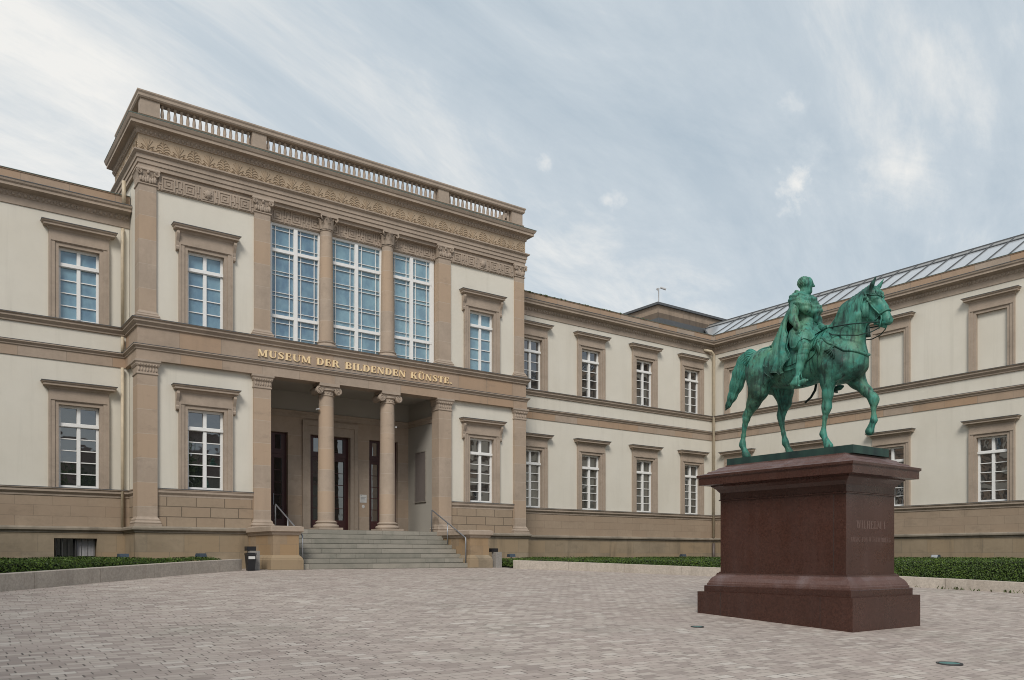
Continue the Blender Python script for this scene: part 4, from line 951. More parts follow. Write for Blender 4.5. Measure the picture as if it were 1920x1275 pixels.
    if ch == 'V': return diag(0.05, 1, 0.34, 0, T)+diag(0.38, 0, 0.64, 1, t)+rect(-0.02, 0.32, 1-sh, 1)+rect(0.55, 0.80, 1-sh, 1), 0.80
    if ch == 'O': return arc_poly(0.42, 0.5, 0.42, 0.51, 0.21, 0.44, 0, 360, n=24), 0.84
    if ch == 'Ö': q, w = glyph('O', T, t, sf, sh); return q+arc_poly(0.28, 1.17, 0.075, 0.075, 0.001, 0.001, 0, 360)+arc_poly(0.56, 1.17, 0.075, 0.075, 0.001, 0.001, 0, 360), w
    if ch == 'G': return arc_poly(0.42, 0.5, 0.42, 0.51, 0.21, 0.44, 40, 330, n=24)+rect(0.62, 0.62+T*0.8, 0.12, 0.45)+rect(0.54, 0.90, 0.42, 0.47), 0.90
    return [], 0.3
def text_mesh(txt, x0, x1, yface, zb, h, depth, split=False):
    items = []; x = 0
    for i, ch in enumerate(txt):
        sc = 1.0; q, w = glyph(ch)
        items.append((q, x, sc)); x += w+0.13
    k = (x1-x0)/(x-0.13); mb = MB(); n = 0; parts = []
    for q, xo, sc in items:
        if split and q: mb = MB(); parts.append(mb)
        for poly in q:
            n += 1; dd = depth+0.00025*(n % 7)
            mb.prism([(x0+(xo+px_)*k, zb+py_*h) for px_, py_ in poly], 'y', yface-dd, yface+0.003)
    return parts if split else mb
lt = text_mesh('MUSEUM DER BILDENDEN KÜNSTE.', 8.90, 16.17, CY, 6.795, 0.225, 0.035, split=True)
for q in lt: q.build('letter', 'gold', B)

# ------------------------------------------------------------------ statue pedestal
PCX, PCY = 12.225, 8.34
def rectp(hx, hy): return [(PCX-hx, PCY-hy), (PCX+hx, PCY-hy), (PCX+hx, PCY+hy), (PCX-hx, PCY+hy)]
P = empty('statue_pedestal', (PCX, PCY, gz(PCY)))
tag(P, 'tall moulded red granite pedestal carrying the bronze horseman', 'pedestal')
base = MB().box(PCX-0.975, PCX+0.975, PCY-1.49, PCY+1.49, -1.2, -0.212)
bo = base.build('base_course', 'granite', P)
sm_ = MB()
for a, b in ((-0.4, 0), (0.45, 1)): pass
MB().sweep(rectp(0.69, 1.21), [(0.20, -0.22), (0.20, -0.11), (0.185, -0.10)], True).build('plinth_step', 'granite', P)
MB().sweep(rectp(0.69, 1.21), [(0.187, -0.102), (0.165, -0.10), (0.165, -0.065), (0.15, -0.055), (0.145, -0.03), (0.11, 0.03), (0.055, 0.075), (0.05, 0.095)], True).build('sloped_moulding', 'granite_worn', P)
die = MB().box(PCX-0.69, PCX+0.69, PCY-1.21, PCY+1.21, 0.12, 1.385).sweep(rectp(0.69, 1.21), [(0.051, 0.094), (0.045, 0.115), (0.02, 0.12), (0.02, 0.135), (-0.01, 0.14)], True).build('die', 'granite', P)
MB().sweep(rectp(0.69, 1.21), [(-0.01, 1.383), (0.022, 1.385), (0.022, 1.40), (0.004, 1.41), (0.006, 1.52), (0.03, 1.55), (0.05, 1.58), (0.10, 1.625), (0.12, 1.635), (0.12, 1.65), (0.27, 1.66), (0.27, 1.78), (0.295, 1.80), (0.295, 1.835)], True).build('cornice', 'granite', P)
MB().sweep(rectp(0.69, 1.21), [(0.295, 1.834), (0.17, 1.87), (0.155, 1.895), (0.06, 1.93), (0.02, 1.965), (-0.06, 1.99), (-0.06, 2.01), (-0.4, 2.012)], True).build('top_slope', 'granite_worn', P)
# joints between the granite blocks
jb = MB()
for yj in (PCY-0.95, PCY+0.98): jb.box(PCX-0.9765, PCX-0.97, yj-0.003, yj+0.003, -1.0, -0.213)
jb.box(PCX-0.6915, PCX-0.68, PCY-1.0-0.003, PCY-1.0+0.003, 0.14, 1.38)
jb.build('block_joints', 'dark_metal', bo)
text_mesh('WILHELM I', 11.81, 12.64, PCY-1.21, 0.845, 0.125, 0.002).build('inscription', 'inscription', P)
text_mesh('KÖNIG VON WÜRTTEMBERG', 11.66, 12.80, PCY-1.21, 0.635, 0.075, 0.002).build('inscription', 'inscription', P)

# ------------------------------------------------------------------ signed-distance sculpting
def smin(a, b, k):
    if k <= 0: return np.minimum(a, b)
    h = np.maximum(k-np.abs(a-b), 0)/k
    return np.minimum(a, b)-h*h*k*0.25
def prim_d(p, X, Y, Z):
    if p[0] == 'c':
        _, a, ra, b, rb, k, ls = p
        ax, ay, az = a; bx, by, bz = b[0]-ax, (b[1]-ay)/ls, b[2]-az
        x, y, z = X-ax, (Y-ay)/ls, Z-az
        t_ = np.clip((x*bx+y*by+z*bz)/max(bx*bx+by*by+bz*bz, 1e-9), 0, 1)
        return (np.sqrt((x-t_*bx)**2+(y-t_*by)**2+(z-t_*bz)**2)-(ra+t_*(rb-ra)))*min(1, ls)
    _, c_, r_, k, pit = p
    x, y, z = X-c_[0], Y-c_[1], Z-c_[2]
    if pit: cs, sn = math.cos(pit), math.sin(pit); x, z = x*cs+z*sn, -x*sn+z*cs
    k0 = np.sqrt((x/r_[0])**2+(y/r_[1])**2+(z/r_[2])**2); k1 = np.sqrt((x/r_[0]**2)**2+(y/r_[1]**2)**2+(z/r_[2]**2)**2)
    return k0*(k0-1)/np.maximum(k1, 1e-6)
def pbox(p, m_):
    if p[0] == 'c':
        _, a, ra, b, rb, k, ls = p; r = max(ra, rb); e_ = np.array([r, r*max(ls, 1), r])+k+m_
        return np.minimum(a, b)-e_, np.maximum(a, b)+e_
    r = np.array(p[2]); r = np.full(3, r.max()) if p[4] else r
    return np.array(p[1])-r-p[3]-m_, np.array(p[1])+r+p[3]+m_
def cone(a, ra, b, rb, k=0.06, ls=1.0): return ('c', a, ra, b, rb, k, ls)
def ell(c, r, k=0.08, pit=0.0): return ('e', c, r, k, pit)
def chain(pts, k=0.05, ls=1.0): return [cone(pts[i][0], pts[i][1], pts[i+1][0], pts[i+1][1], k, ls) for i in range(len(pts)-1)]
def field_at(prims, pts):
    pts = np.asarray(pts, float); F = np.full(len(pts), 9.0)
    for p in prims: F = smin(F, prim_d(p, pts[:, 0], pts[:, 1], pts[:, 2]), p[5] if p[0] == 'c' else p[3])
    return F
def grad_at(prims, pts, e_=0.004):
    g_ = np.stack([field_at(prims, pts+np.eye(3)[i]*e_)-field_at(prims, pts-np.eye(3)[i]*e_) for i in range(3)], 1)
    return g_/np.maximum(np.linalg.norm(g_, axis=1, keepdims=True), 1e-9)
def snap(prims, pts, off, only_in=False, it=5):
    pts = np.array(pts, float)
    for _ in range(it):
        d = field_at(prims, pts)-off
        if only_in: d = np.minimum(d, 0)
        pts = pts-grad_at(prims, pts)*d[:, None]*0.9
    return pts
def sculpt(prims, res):
    lo = np.min([pbox(p, 0.03)[0] for p in prims], 0); hi = np.max([pbox(p, 0.03)[1] for p in prims], 0)
    n = np.ceil((hi-lo)/res).astype(int)+1
    ax = [lo[i]+res*np.arange(n[i]) for i in range(3)]; F = np.full(n, 9.0, np.float32)
    for p in prims:
        a, b = pbox(p, 0.02); i0 = np.clip(np.floor((a-lo)/res).astype(int), 0, n-1); i1 = np.clip(np.ceil((b-lo)/res).astype(int)+1, 1, n)
        sl = tuple(slice(i0[i], i1[i]) for i in range(3)); g_ = np.meshgrid(*[ax[i][sl[i]] for i in range(3)], indexing='ij')
        F[sl] = smin(F[sl], prim_d(p, *g_), p[5] if p[0] == 'c' else p[3])
    S = F < 0; sh = tuple(n-1)
    acc = np.zeros(sh+(3,), np.float32); cnt = np.zeros(sh, np.float32)
    cr = [(0, 0, 0), (1, 0, 0), (0, 1, 0), (1, 1, 0), (0, 0, 1), (1, 0, 1), (0, 1, 1), (1, 1, 1)]
    def sub(A, c_): return A[c_[0]:c_[0]+sh[0], c_[1]:c_[1]+sh[1], c_[2]:c_[2]+sh[2]]
    for i in range(8):
        for j in range(i+1, 8):
            if sum(abs(cr[i][q]-cr[j][q]) for q in range(3)) != 1: continue
            a, b = sub(F, cr[i]), sub(F, cr[j]); m_ = (a < 0) != (b < 0)
            t_ = np.where(m_, a/np.where(m_, a-b, 1), 0)
            for q in range(3): acc[..., q] += np.where(m_, cr[i][q]+t_*(cr[j][q]-cr[i][q]), 0)
            cnt += m_
    act = cnt > 0; idx = np.full(sh, -1); idx[act] = np.arange(act.sum())
    V = (np.argwhere(act)+acc[act]/cnt[act][:, None])*res+lo
    Fc = []
    for a in range(3):
        b, c_ = (a+1) % 3, (a+2) % 3
        s0 = [slice(None)]*3; s1 = [slice(None)]*3; s0[a] = slice(0, -1); s1[a] = slice(1, None)
        ch = S[tuple(s0)] != S[tuple(s1)]
        e_ = np.argwhere(ch); e_ = e_[(e_[:, b] > 0) & (e_[:, c_] > 0) & (e_[:, b] < n[b]-1) & (e_[:, c_] < n[c_]-1)]
        ins = S[tuple(e_.T)]
        def cell(db, dc): q = e_.copy(); q[:, b] += db; q[:, c_] += dc; return idx[tuple(q.T)]
        qd = np.stack([cell(-1, -1), cell(0, -1), cell(0, 0), cell(-1, 0)], 1); qd[~ins] = qd[~ins][:, ::-1]; Fc.append(qd)
    return V, np.concatenate(Fc)
SX, SY, SZ = PCX, 8.35, 2.155
def to_world(V): V = np.asarray(V, float); return np.stack([SX+V[:, 1], SY-V[:, 0], SZ+V[:, 2]], 1)
def np_mesh(name, V, F, mat, parent, smooth=True, label=None):
    me = bpy.data.meshes.new(name); me.from_pydata(V.tolist(), [], [tuple(int(i) for i in f) for f in F]); me.materials.append(M[mat] if isinstance(mat, str) else mat)
    if smooth: me.shade_smooth()
    me.update(); return link(name, me, parent, label=label)
def relax(V, F, it=2, lam=0.5):
    e_ = np.concatenate([F[:, [0, 1]], F[:, [1, 2]], F[:, [2, 3]], F[:, [3, 0]]]); n = len(V)
    for _ in range(it):
        s_ = np.zeros_like(V); c_ = np.zeros(n)
        np.add.at(s_, e_[:, 0], V[e_[:, 1]]); np.add.at(c_, e_[:, 0], 1); np.add.at(s_, e_[:, 1], V[e_[:, 0]]); np.add.at(c_, e_[:, 1], 1)
        V = V+(s_/np.maximum(c_, 1)[:, None]-V)*lam
    return V
def vnorm(V, F):
    nf = np.cross(V[F[:, 2]]-V[F[:, 0]], V[F[:, 3]]-V[F[:, 1]]); nv = np.zeros_like(V)
    for i in range(4): np.add.at(nv, F[:, i], nf)
    return nv/np.maximum(np.linalg.norm(nv, axis=1, keepdims=True), 1e-9)

# statue axes: l forward (towards -Y), w to the horse's left, h up from the slab
ST = empty('equestrian_statue', (PCX, PCY, 2.01))
tag(ST, 'green bronze statue of a cloaked rider on a walking horse with one raised foreleg', 'statue')
MB().box(PCX-0.515, PCX+0.515, PCY-1.215, PCY+1.215, 2.013, 2.14).build('bronze_slab', 'bronze_slab', ST)

H = [ell((-0.06, 0, 1.52), (0.78, 0.335, 0.395), 0.05), ell((-0.66, 0, 1.60), (0.42, 0.335, 0.33), 0.12),
     ell((-0.80, -0.15, 1.50), (0.24, 0.18, 0.36), 0.10), ell((-0.76, 0.15, 1.50), (0.24, 0.18, 0.36), 0.10),
     ell((0.66, 0, 1.46), (0.46, 0.30, 0.40), 0.10), ell((0.90, 0, 1.37), (0.235, 0.25, 0.26), 0.10),
     ell((0.66, -0.22, 1.42), (0.24, 0.12, 0.36), 0.08, 0.5), ell((0.70, 0.22, 1.42), (0.24, 0.12, 0.36), 0.08, 0.5),
     cone((0.50, 0, 1.76), 0.17, (0.28, 0, 1.74), 0.15, 0.14),
     cone((0.76, 0, 1.62), 0.33, (1.06, 0, 2.20), 0.175, 0.10, 0.66), cone((0.55, 0, 1.80), 0.20, (0.82, 0, 2.22), 0.13, 0.12, 0.55), cone((0.82, 0, 2.22), 0.13, (1.14, 0, 2.40), 0.09, 0.08, 0.6),
     cone((1.02, 0, 2.12), 0.18, (1.18, 0, 2.28), 0.15, 0.08, 0.62),
     ell((1.225, 0, 2.19), (0.150, 0.098, 0.195), 0.05, -0.25), cone((1.27, 0, 2.36), 0.105, (1.41, 0, 2.12), 0.088, 0.05, 0.86), cone((1.41, 0, 2.12), 0.086, (1.495, 0, 1.955), 0.068, 0.04, 0.86),
     cone((1.485, -0.018, 1.935), 0.062, (1.485, 0.018, 1.935), 0.062, 0.03), cone((1.525, -0.02, 1.90), 0.040, (1.525, 0.02, 1.90), 0.040, 0.02), cone((1.22, 0, 2.06), 0.085, (1.39, 0, 1.885), 0.042, 0.035, 0.8), cone((1.39, 0, 1.885), 0.040, (1.455, 0, 1.835), 0.032, 0.02, 1.1),
     cone((1.23, -0.03, 2.43), 0.062, (1.23, 0.03, 2.43), 0.062, 0.05)]
for sg in (-1, 1):
    H += [cone((1.255, sg*0.078, 2.455), 0.036, (1.30, sg*0.098, 2.52), 0.034, 0.03), cone((1.30, sg*0.098, 2.52), 0.034, (1.375, sg*0.108, 2.625), 0.006, 0.015),
          ell((1.335, sg*0.096, 2.285), (0.036, 0.020, 0.024), 0.015), cone((1.285, sg*0.088, 2.325), 0.026, (1.375, sg*0.080, 2.295), 0.018, 0.02), cone((1.30, sg*0.092, 2.26), 0.018, (1.36, sg*0.085, 2.245), 0.014, 0.015),
          ell((1.548, sg*0.050, 1.922), (0.026, 0.014, 0.024), 0.012), cone((1.29, sg*0.085, 2.19), 0.024, (1.43, sg*0.062, 2.04), 0.014, 0.02), cone((1.44, sg*0.055, 1.885), 0.020, (1.50, sg*0.045, 1.872), 0.022, 0.012)]
def hleg(w, knee, pts):  # thigh to hoof
    return chain(pts, 0.05)+[]
H += chain([((-0.76, -0.18, 1.44), 0.215), ((-0.76, -0.21, 1.16), 0.165), ((-0.87, -0.20, 0.97), 0.108), ((-0.98, -0.195, 0.80), 0.070)], 0.07)
H += chain([((-1.00, -0.19, 0.79), 0.066), ((-1.035, -0.19, 0.70), 0.060), ((-1.065, -0.19, 0.60), 0.043), ((-1.095, -0.19, 0.42), 0.036), ((-1.115, -0.19, 0.30), 0.046), ((-1.118, -0.19, 0.25), 0.054), ((-1.07, -0.19, 0.14), 0.046)], 0.035)
H += [cone((-1.06, -0.19, 0.125), 0.056, (-1.03, -0.19, 0.045), 0.076, 0.02), cone((-0.98, -0.195, 0.93), 0.022, (-1.085, -0.19, 0.775), 0.030, 0.05)]
H += chain([((-0.68, 0.18, 1.44), 0.205), ((-0.54, 0.20, 1.16), 0.165), ((-0.51, 0.20, 0.97), 0.108), ((-0.555, 0.195, 0.80), 0.072)], 0.07)
H += chain([((-0.57, 0.20, 0.79), 0.066), ((-0.585, 0.20, 0.70), 0.060), ((-0.575, 0.20, 0.60), 0.044), ((-0.535, 0.20, 0.42), 0.036), ((-0.505, 0.20, 0.30), 0.046), ((-0.495, 0.20, 0.25), 0.054), ((-0.44, 0.20, 0.14), 0.046)], 0.035)
H += [cone((-0.43, 0.20, 0.125), 0.055, (-0.395, 0.20, 0.045), 0.075, 0.02), cone((-0.57, 0.20, 0.93), 0.022, (-0.645, 0.20, 0.765), 0.028, 0.05)]
H += chain([((0.62, -0.20, 1.30), 0.17), ((0.60, -0.205, 1.10), 0.118), ((0.585, -0.195, 0.88), 0.078), ((0.565, -0.185, 0.74), 0.062), ((0.56, -0.185, 0.68), 0.066), ((0.55, -0.185, 0.62), 0.056)], 0.06)
H += chain([((0.55, -0.185, 0.62), 0.053), ((0.53, -0.185, 0.52), 0.036), ((0.505, -0.185, 0.33), 0.036), ((0.495, -0.185, 0.26), 0.053), ((0.545, -0.185, 0.15), 0.046)], 0.03)
H += [cone((0.555, -0.185, 0.13), 0.055, (0.595, -0.185, 0.045), 0.076, 0.02)]
H += chain([((0.80, 0.17, 1.28), 0.165), ((0.88, 0.17, 1.11), 0.125), ((1.05, 0.17, 0.91), 0.078), ((1.15, 0.17, 0.80), 0.066), ((1.172, 0.17, 0.75), 0.068), ((1.17, 0.17, 0.69), 0.056)], 0.06)
H += chain([((1.17, 0.17, 0.70), 0.053), ((1.165, 0.17, 0.62), 0.037), ((1.17, 0.17, 0.49), 0.038), ((1.17, 0.17, 0.43), 0.053), ((1.13, 0.17, 0.34), 0.046)], 0.03)
H += [cone((1.125, 0.17, 0.335), 0.052, (1.10, 0.17, 0.262), 0.072, 0.02)]
# shoulder blade, forearm and gaskin muscles, flank fold, throat groove
for sg in (-1, 1):
    H += [cone((0.50, sg*0.27, 1.74), 0.06, (0.86, sg*0.24, 1.34), 0.075, 0.07), cone((-0.36, sg*0.27, 1.62), 0.05, (-0.58, sg*0.28, 1.28), 0.06, 0.08), cone((-0.52, sg*0.23, 1.82), 0.05, (-0.90, sg*0.20, 1.62), 0.07, 0.08),
          cone((0.95, sg*0.13, 1.50), 0.08, (1.02, sg*0.10, 1.30), 0.08, 0.05), cone((0.74, sg*0.20, 1.72), 0.05, (1.06, sg*0.12, 2.08), 0.04, 0.06)]
V, F = sculpt(H, 0.0135)
V = relax(V, F, 2, 0.4); nv = vnorm(V, F)
# muscles and veins: shallow modelling of the surface
V = V+nv*(0.0025*np.sin(V[:, 0]*16+V[:, 2]*9)*np.sin(V[:, 2]*11-V[:, 0]*6)*np.clip((V[:, 2]-1.1)/0.2, 0, 1))[:, None]
for sg in (-1, 1):   # nostrils, corner of the mouth, eyes
    for c_, r_, a_ in (((1.562, sg*0.048, 1.918), 0.017, -0.020), ((1.47, sg*0.065, 1.868), 0.014, -0.010), ((1.345, sg*0.112, 2.285), 0.012, 0.004)):
        dd = np.linalg.norm(V-np.array(c_), axis=1); V = V+nv*(a_*np.exp(-(dd/r_)**2))[:, None]
horse = np_mesh('horse', to_world(V), F, 'bronze', ST)

def hair_part(name, prims, parent, groove, axis_fn, res=0.011, mat='bronze'):
    V, F = sculpt(prims, res); V = relax(V, F, 1, 0.4); nv = vnorm(V, F)
    V = V+nv*(groove*np.sin(axis_fn(V)))[:, None]
    return np_mesh(name, to_world(V), F, mat, parent)
T = chain([((-0.96, 0, 1.84), 0.075), ((-1.10, 0.0, 1.885), 0.10), ((-1.23, 0, 1.80), 0.122), ((-1.32, 0, 1.60), 0.138), ((-1.40, 0, 1.40), 0.122), ((-1.50, 0, 1.20), 0.078), ((-1.59, 0, 1.06), 0.042), ((-1.66, 0, 0.97), 0.008)], 0.05, 0.75)
def tail_phase(v):
    cl = np.array([p_[1] for p_ in T]+[T[-1][3]]); best = np.full(len(v), 9.0); ang = np.zeros(len(v)); tt = np.zeros(len(v)); run = 0
    for a, b in zip(cl[:-1], cl[1:]):
        ab = b-a; ln = np.linalg.norm(ab); t_ = np.clip(((v-a)@ab)/ln**2, 0, 1); q = v-(a+t_[:, None]*ab); d = np.linalg.norm(q, axis=1)
        side = np.array([0, 1.0, 0]); up = np.cross(ab/ln, side); m_ = d < best; best = np.where(m_, d, best)
        ang = np.where(m_, np.arctan2(q@side, q@up), ang); tt = np.where(m_, run+t_*ln, tt); run += ln
    return 15*ang+3.5*np.sin(tt*3.0+ang)+1.2*np.sin(tt*6+ang*3)
hair_part('tail', T, horse, 0.0055, tail_phase, 0.009)
MN = chain([((0.58, 0.05, 1.96), 0.05), ((0.74, 0.06, 2.24), 0.06), ((0.92, 0.06, 2.40), 0.06), ((1.12, 0.04, 2.49), 0.05)], 0.04)+[cone((0.62+0.13*i, 0.10, 2.06+0.12*i-0.015*i*i), 0.05, (0.72+0.13*i, 0.155, 1.86+0.10*i), 0.02, 0.05) for i in range(5)]
MN += chain([((1.20, 0.0, 2.50), 0.045), ((1.31, 0.0, 2.46), 0.042), ((1.39, 0.0, 2.36), 0.03), ((1.43, 0.0, 2.28), 0.012)], 0.03)
hair_part('mane', MN, horse, 0.005, lambda v: 90*v[:, 0]+50*v[:, 2])

# harness laid on the horse's surface
def strap(name, pts, r, parent, off=0.008, n=10, snap_it=True, mat='bronze', flat=None):
    pts = np.array(pts, float); q = []
    for i in range(len(pts)-1):
        for k in range(n): q.append(pts[i]+(pts[i+1]-pts[i])*k/n)
    q.append(pts[-1]); q = np.array(q)
    if snap_it: q = snap(H, q, off)
    mb = MB().tube([tuple(p) for p in to_world(q)], r, 6)
    return mb.build(name, mat, parent, True)
def ring_on_head(c, ax_l, ax_h, rad, n=18):
    """closed loop round the head through c, in the plane spanned by w and the (l,h) direction given"""
    return [(c[0]+ax_l*rad*math.cos(2*math.pi*k/n), rad*math.sin(2*math.pi*k/n), c[2]+ax_h*rad*math.cos(2*math.pi*k/n)) for k in range(n+1)]
br = MB()
def strap_into(mb, pts, r, off=0.008, n=6, snap_it=True):
    pts = np.array(pts, float); q = [pts[i]+(pts[i+1]-pts[i])*k/n for i in range(len(pts)-1) for k in range(n)]+[pts[-1]]; q = np.array(q)
    if snap_it: q = snap(H, q, off)
    mb.tube([tuple(p) for p in to_world(q)], r, 6)
strap_into(br, ring_on_head((1.425, 0, 2.02), 0.86, 0.5, 0.13), 0.014, n=2)
strap_into(br, ring_on_head((1.27, 0, 2.37), 0.80, -0.2, 0.15)[:], 0.013, n=2)
for sg in (-1, 1):
    strap_into(br, [(1.17, sg*0.10, 2.43), (1.27, sg*0.12, 2.22), (1.40, sg*0.09, 2.02), (1.43, sg*0.08, 1.93)], 0.014)
    strap_into(br, [(1.17, sg*0.10, 2.43), (1.13, sg*0.13, 2.22), (1.12, 0.0, 2.02)], 0.011)
    strap_into(br, [(1.30, sg*0.10, 2.37), (1.40, sg*0.06, 2.33), (1.425, 0, 2.31)], 0.012)
    w0 = sg*0.105
    for q in range(3): br.egg(tuple(to_world([(1.20+0.035*q, sg*0.118, 2.335-0.05*q)])[0]), (0, 1), (sg, 0), 0.03, 0.025, 0.03)
    for q in range(4):
        p0 = (1.165+0.025*q, sg*0.125, 2.24); br.tube([tuple(p) for p in to_world([p0, (p0[0]+0.004, p0[1]+sg*0.012, 2.13), (p0[0]+0.004, p0[1]+sg*0.008, 2.03-0.01*q)])], [0.012, 0.016, 0.020], 6)
    for q in range(3):
        br.tube([tuple(p) for p in to_world([(1.34+0.025*q, sg*(0.075-0.03*q), 2.42-0.02*q), (1.375+0.025*q, sg*(0.075-0.025*q), 2.33-0.02*q)])], [0.008, 0.015], 5)
    br.tube([tuple(p) for p in to_world([(1.44, sg*0.085, 1.95), (1.43, sg*0.09, 1.88), (1.40, sg*0.085, 1.80)])], 0.010, 5)
br.build('bridle', 'bronze', horse, True)
rn = MB()
for sg in (-1, 1):
    rn.tube([tuple(p) for p in to_world([(1.42, sg*0.09, 1.90), (1.25, sg*0.17, 1.915), (1.0, sg*0.22, 1.94), (0.75, sg*0.20, 1.965), (0.40, 0.03+sg*0.03, 2.03)])], 0.010, 6)
    rn.tube([tuple(p) for p in to_world([(1.40, sg*0.085, 1.81), (1.30, sg*0.14, 1.76), (1.12, sg*0.20, 1.74), (0.95, sg*0.25, 1.77), (0.70, sg*0.24, 1.83), (0.40, 0.03+sg*0.03, 2.01)])], 0.009, 6)
rn.build('reins', 'bronze_dark', horse, True)
ts = MB()
ts.tube([tuple(p) for p in to_world([(1.14, 0, 2.02), (1.17, -0.01, 1.95), (1.18, -0.01, 1.90)])], 0.008, 5)
ts.lathe([(0.0, 0.08), (0.022, 0.075), (0.030, 0.05), (0.018, 0.035), (0.024, 0.02), (0.034, -0.05), (0.040, -0.10), (0.0, -0.10)], tuple(to_world([(1.18, -0.01, 1.83)])[0]), 10)
ts.build('throat_tassel', 'bronze_dark', horse, True)
bs = MB()
for sg in (-1, 1): strap_into(bs, [(0.45, sg*0.20, 1.86), (0.70, sg*0.36, 1.72), (0.95, sg*0.34, 1.56), (1.16, sg*0.10, 1.47), (1.19, 0, 1.45)], 0.022, 0.006, 10)
bs.build('breast_strap', 'bronze', horse, True); bs = MB()
for sg in (-1, 1): strap_into(bs, [(-0.40, sg*0.10, 1.98), (-0.70, sg*0.12, 1.98), (-0.95, sg*0.08, 1.92), (-1.03, sg*0.03, 1.87)], 0.018, 0.006, 8)
bs.build('crupper_strap', 'bronze', horse, True)
og = MB()   # tassels and bows of the harness
for sg in (-1, 1):
    for (l0, h0) in ((0.82, 1.63), (0.50, 1.74)):
        for q in range(5):
            sp = (q-2)*0.030
            a = snap(H, np.array([(l0, sg*0.5, h0), (l0-0.04+sp*0.9, sg*0.5, h0-0.06-sp*0.6), (l0-0.10+sp*1.6, sg*0.5, h0-0.13-sp*1.2)]), 0.012)
            og.tube([tuple(p) for p in to_world(a)], [0.009, 0.016, 0.017], 6)
        for q in range(3):
            a = snap(H, np.array([(l0+0.05-0.03*q, sg*0.5, h0+0.09-0.03*q), (l0-0.03-0.03*q, sg*0.5, h0+0.05-0.045*q)]), 0.014)
            og.tube([tuple(p) for p in to_world(a)], [0.012, 0.020], 6)
    for q in range(4):
        a = snap(H, np.array([(-0.90-0.02*q, sg*0.4, 1.86-0.02*q), (-0.96-0.02*q, sg*0.4, 1.70-0.02*q)]), 0.015); og.tube([tuple(p) for p in to_world(a)], [0.010, 0.02], 6)
og.build('harness_tassels', 'bronze', horse, True)
def shell(lr, top_h, phimax, off, nl=26, nphi=48, border=None):
    pts = []; 
    for i in range(nl):
        l_ = lr[0]+(lr[1]-lr[0])*i/(nl-1)
        for k in range(nphi):
            ph = phimax(i/(nl-1))*(2*k/(nphi-1)-1)
            pts.append((l_, math.sin(ph), math.cos(ph)))
    dirs = np.array(pts); org = np.stack([dirs[:, 0], 0*dirs[:, 0], np.full(len(dirs), top_h)], 1); d_ = dirs.copy(); d_[:, 0] = 0
    lo = np.zeros(len(pts)); hi = np.full(len(pts), 0.75)
    for _ in range(22):
        mid = (lo+hi)/2; v = field_at(H, org+d_*mid[:, None]) < 0; lo = np.where(v, mid, lo); hi = np.where(v, hi, mid)
    Vs = org+d_*(lo+off)[:, None]; Vi = org+d_*(lo-0.01)[:, None]
    Fs = [(i*nphi+k, (i+1)*nphi+k, (i+1)*nphi+k+1, i*nphi+k+1) for i in range(nl-1) for k in range(nphi-1)]
    n = len(Vs); rim = [i*nphi for i in range(nl)]; rim2 = [i*nphi+nphi-1 for i in range(nl)]
    Fr = []
    for a, b in list(zip(rim[:-1], rim[1:]))+list(zip(rim2[:-1], rim2[1:]))+[(k, k+1) for k in range(nphi-1)]+[((nl-1)*nphi+k, (nl-1)*nphi+k+1) for k in range(nphi-1)]:
        Fr.append((a, b, b+n, a+n))
    return np.concatenate([Vs, Vi]), Fs+Fr
V_, F_ = shell((-0.46, 0.46), 1.52, lambda f: R(112-26*abs(2*f-0.85)**2.2), 0.018)
V_ = V_.copy(); np_mesh('saddle_cloth', to_world(V_), F_, 'bronze', horse)
V_, F_ = shell((-0.36, 0.36), 1.52, lambda f: R(100-26*abs(2*f-0.85)**2.2), 0.030)
np_mesh('saddle_flap', to_world(V_), F_, 'bronze', horse)

# ---- rider
def rot_head(f, s_, yaw=R(36)): return (math.cos(yaw)*f-math.sin(yaw)*s_, math.sin(yaw)*f+math.cos(yaw)*s_)
HC = (0.03, 0.01, 2.855)
def hp(f, s_, u): a, b = rot_head(f, s_); return (HC[0]+a, HC[1]+b, HC[2]+u)
RD = [ell((0.03, 0, 2.40), (0.145, 0.185, 0.22), 0.06), cone((-0.01, -0.14, 2.515), 0.09, (-0.01, 0.14, 2.515), 0.09, 0.08), cone((0.07, 0, 2.26), 0.138, (0.06, 0, 2.15), 0.130, 0.05, 1.1),
      cone((0.05, 0, 2.16), 0.140, (0.02, 0, 1.99), 0.19, 0.06, 1.05), cone((-0.01, 0, 2.58), 0.088, hp(-0.015, 0, -0.09), 0.070, 0.04)]
for sg in (-1, 1): RD += [cone((-0.03, sg*0.05, 2.645), 0.075, (-0.02, sg*0.195, 2.53), 0.075, 0.06)]
RD += [cone(hp(-0.025, 0, 0.045), 0.108, hp(0.02, 0, 0.04), 0.10, 0.03, 0.9), cone(hp(0.035, 0, 0.0), 0.082, hp(0.055, 0, -0.10), 0.052, 0.05), cone(hp(0.075, 0, -0.11), 0.034, hp(0.075, 0, -0.115), 0.034, 0.03),
       cone(hp(0.108, 0, 0.035), 0.014, hp(0.140, 0, -0.025), 0.019, 0.02), cone(hp(0.095, -0.045, 0.05), 0.016, hp(0.095, 0.045, 0.05), 0.016, 0.02), cone(hp(0.098, -0.022, -0.068), 0.013, hp(0.098, 0.022, -0.068), 0.013, 0.012),
       cone(hp(0.0, -0.095, 0.0), 0.024, hp(-0.008, -0.10, 0.035), 0.022, 0.012, 0.6), cone(hp(0.0, 0.095, 0.0), 0.024, hp(-0.008, 0.10, 0.035), 0.022, 0.012, 0.6)]
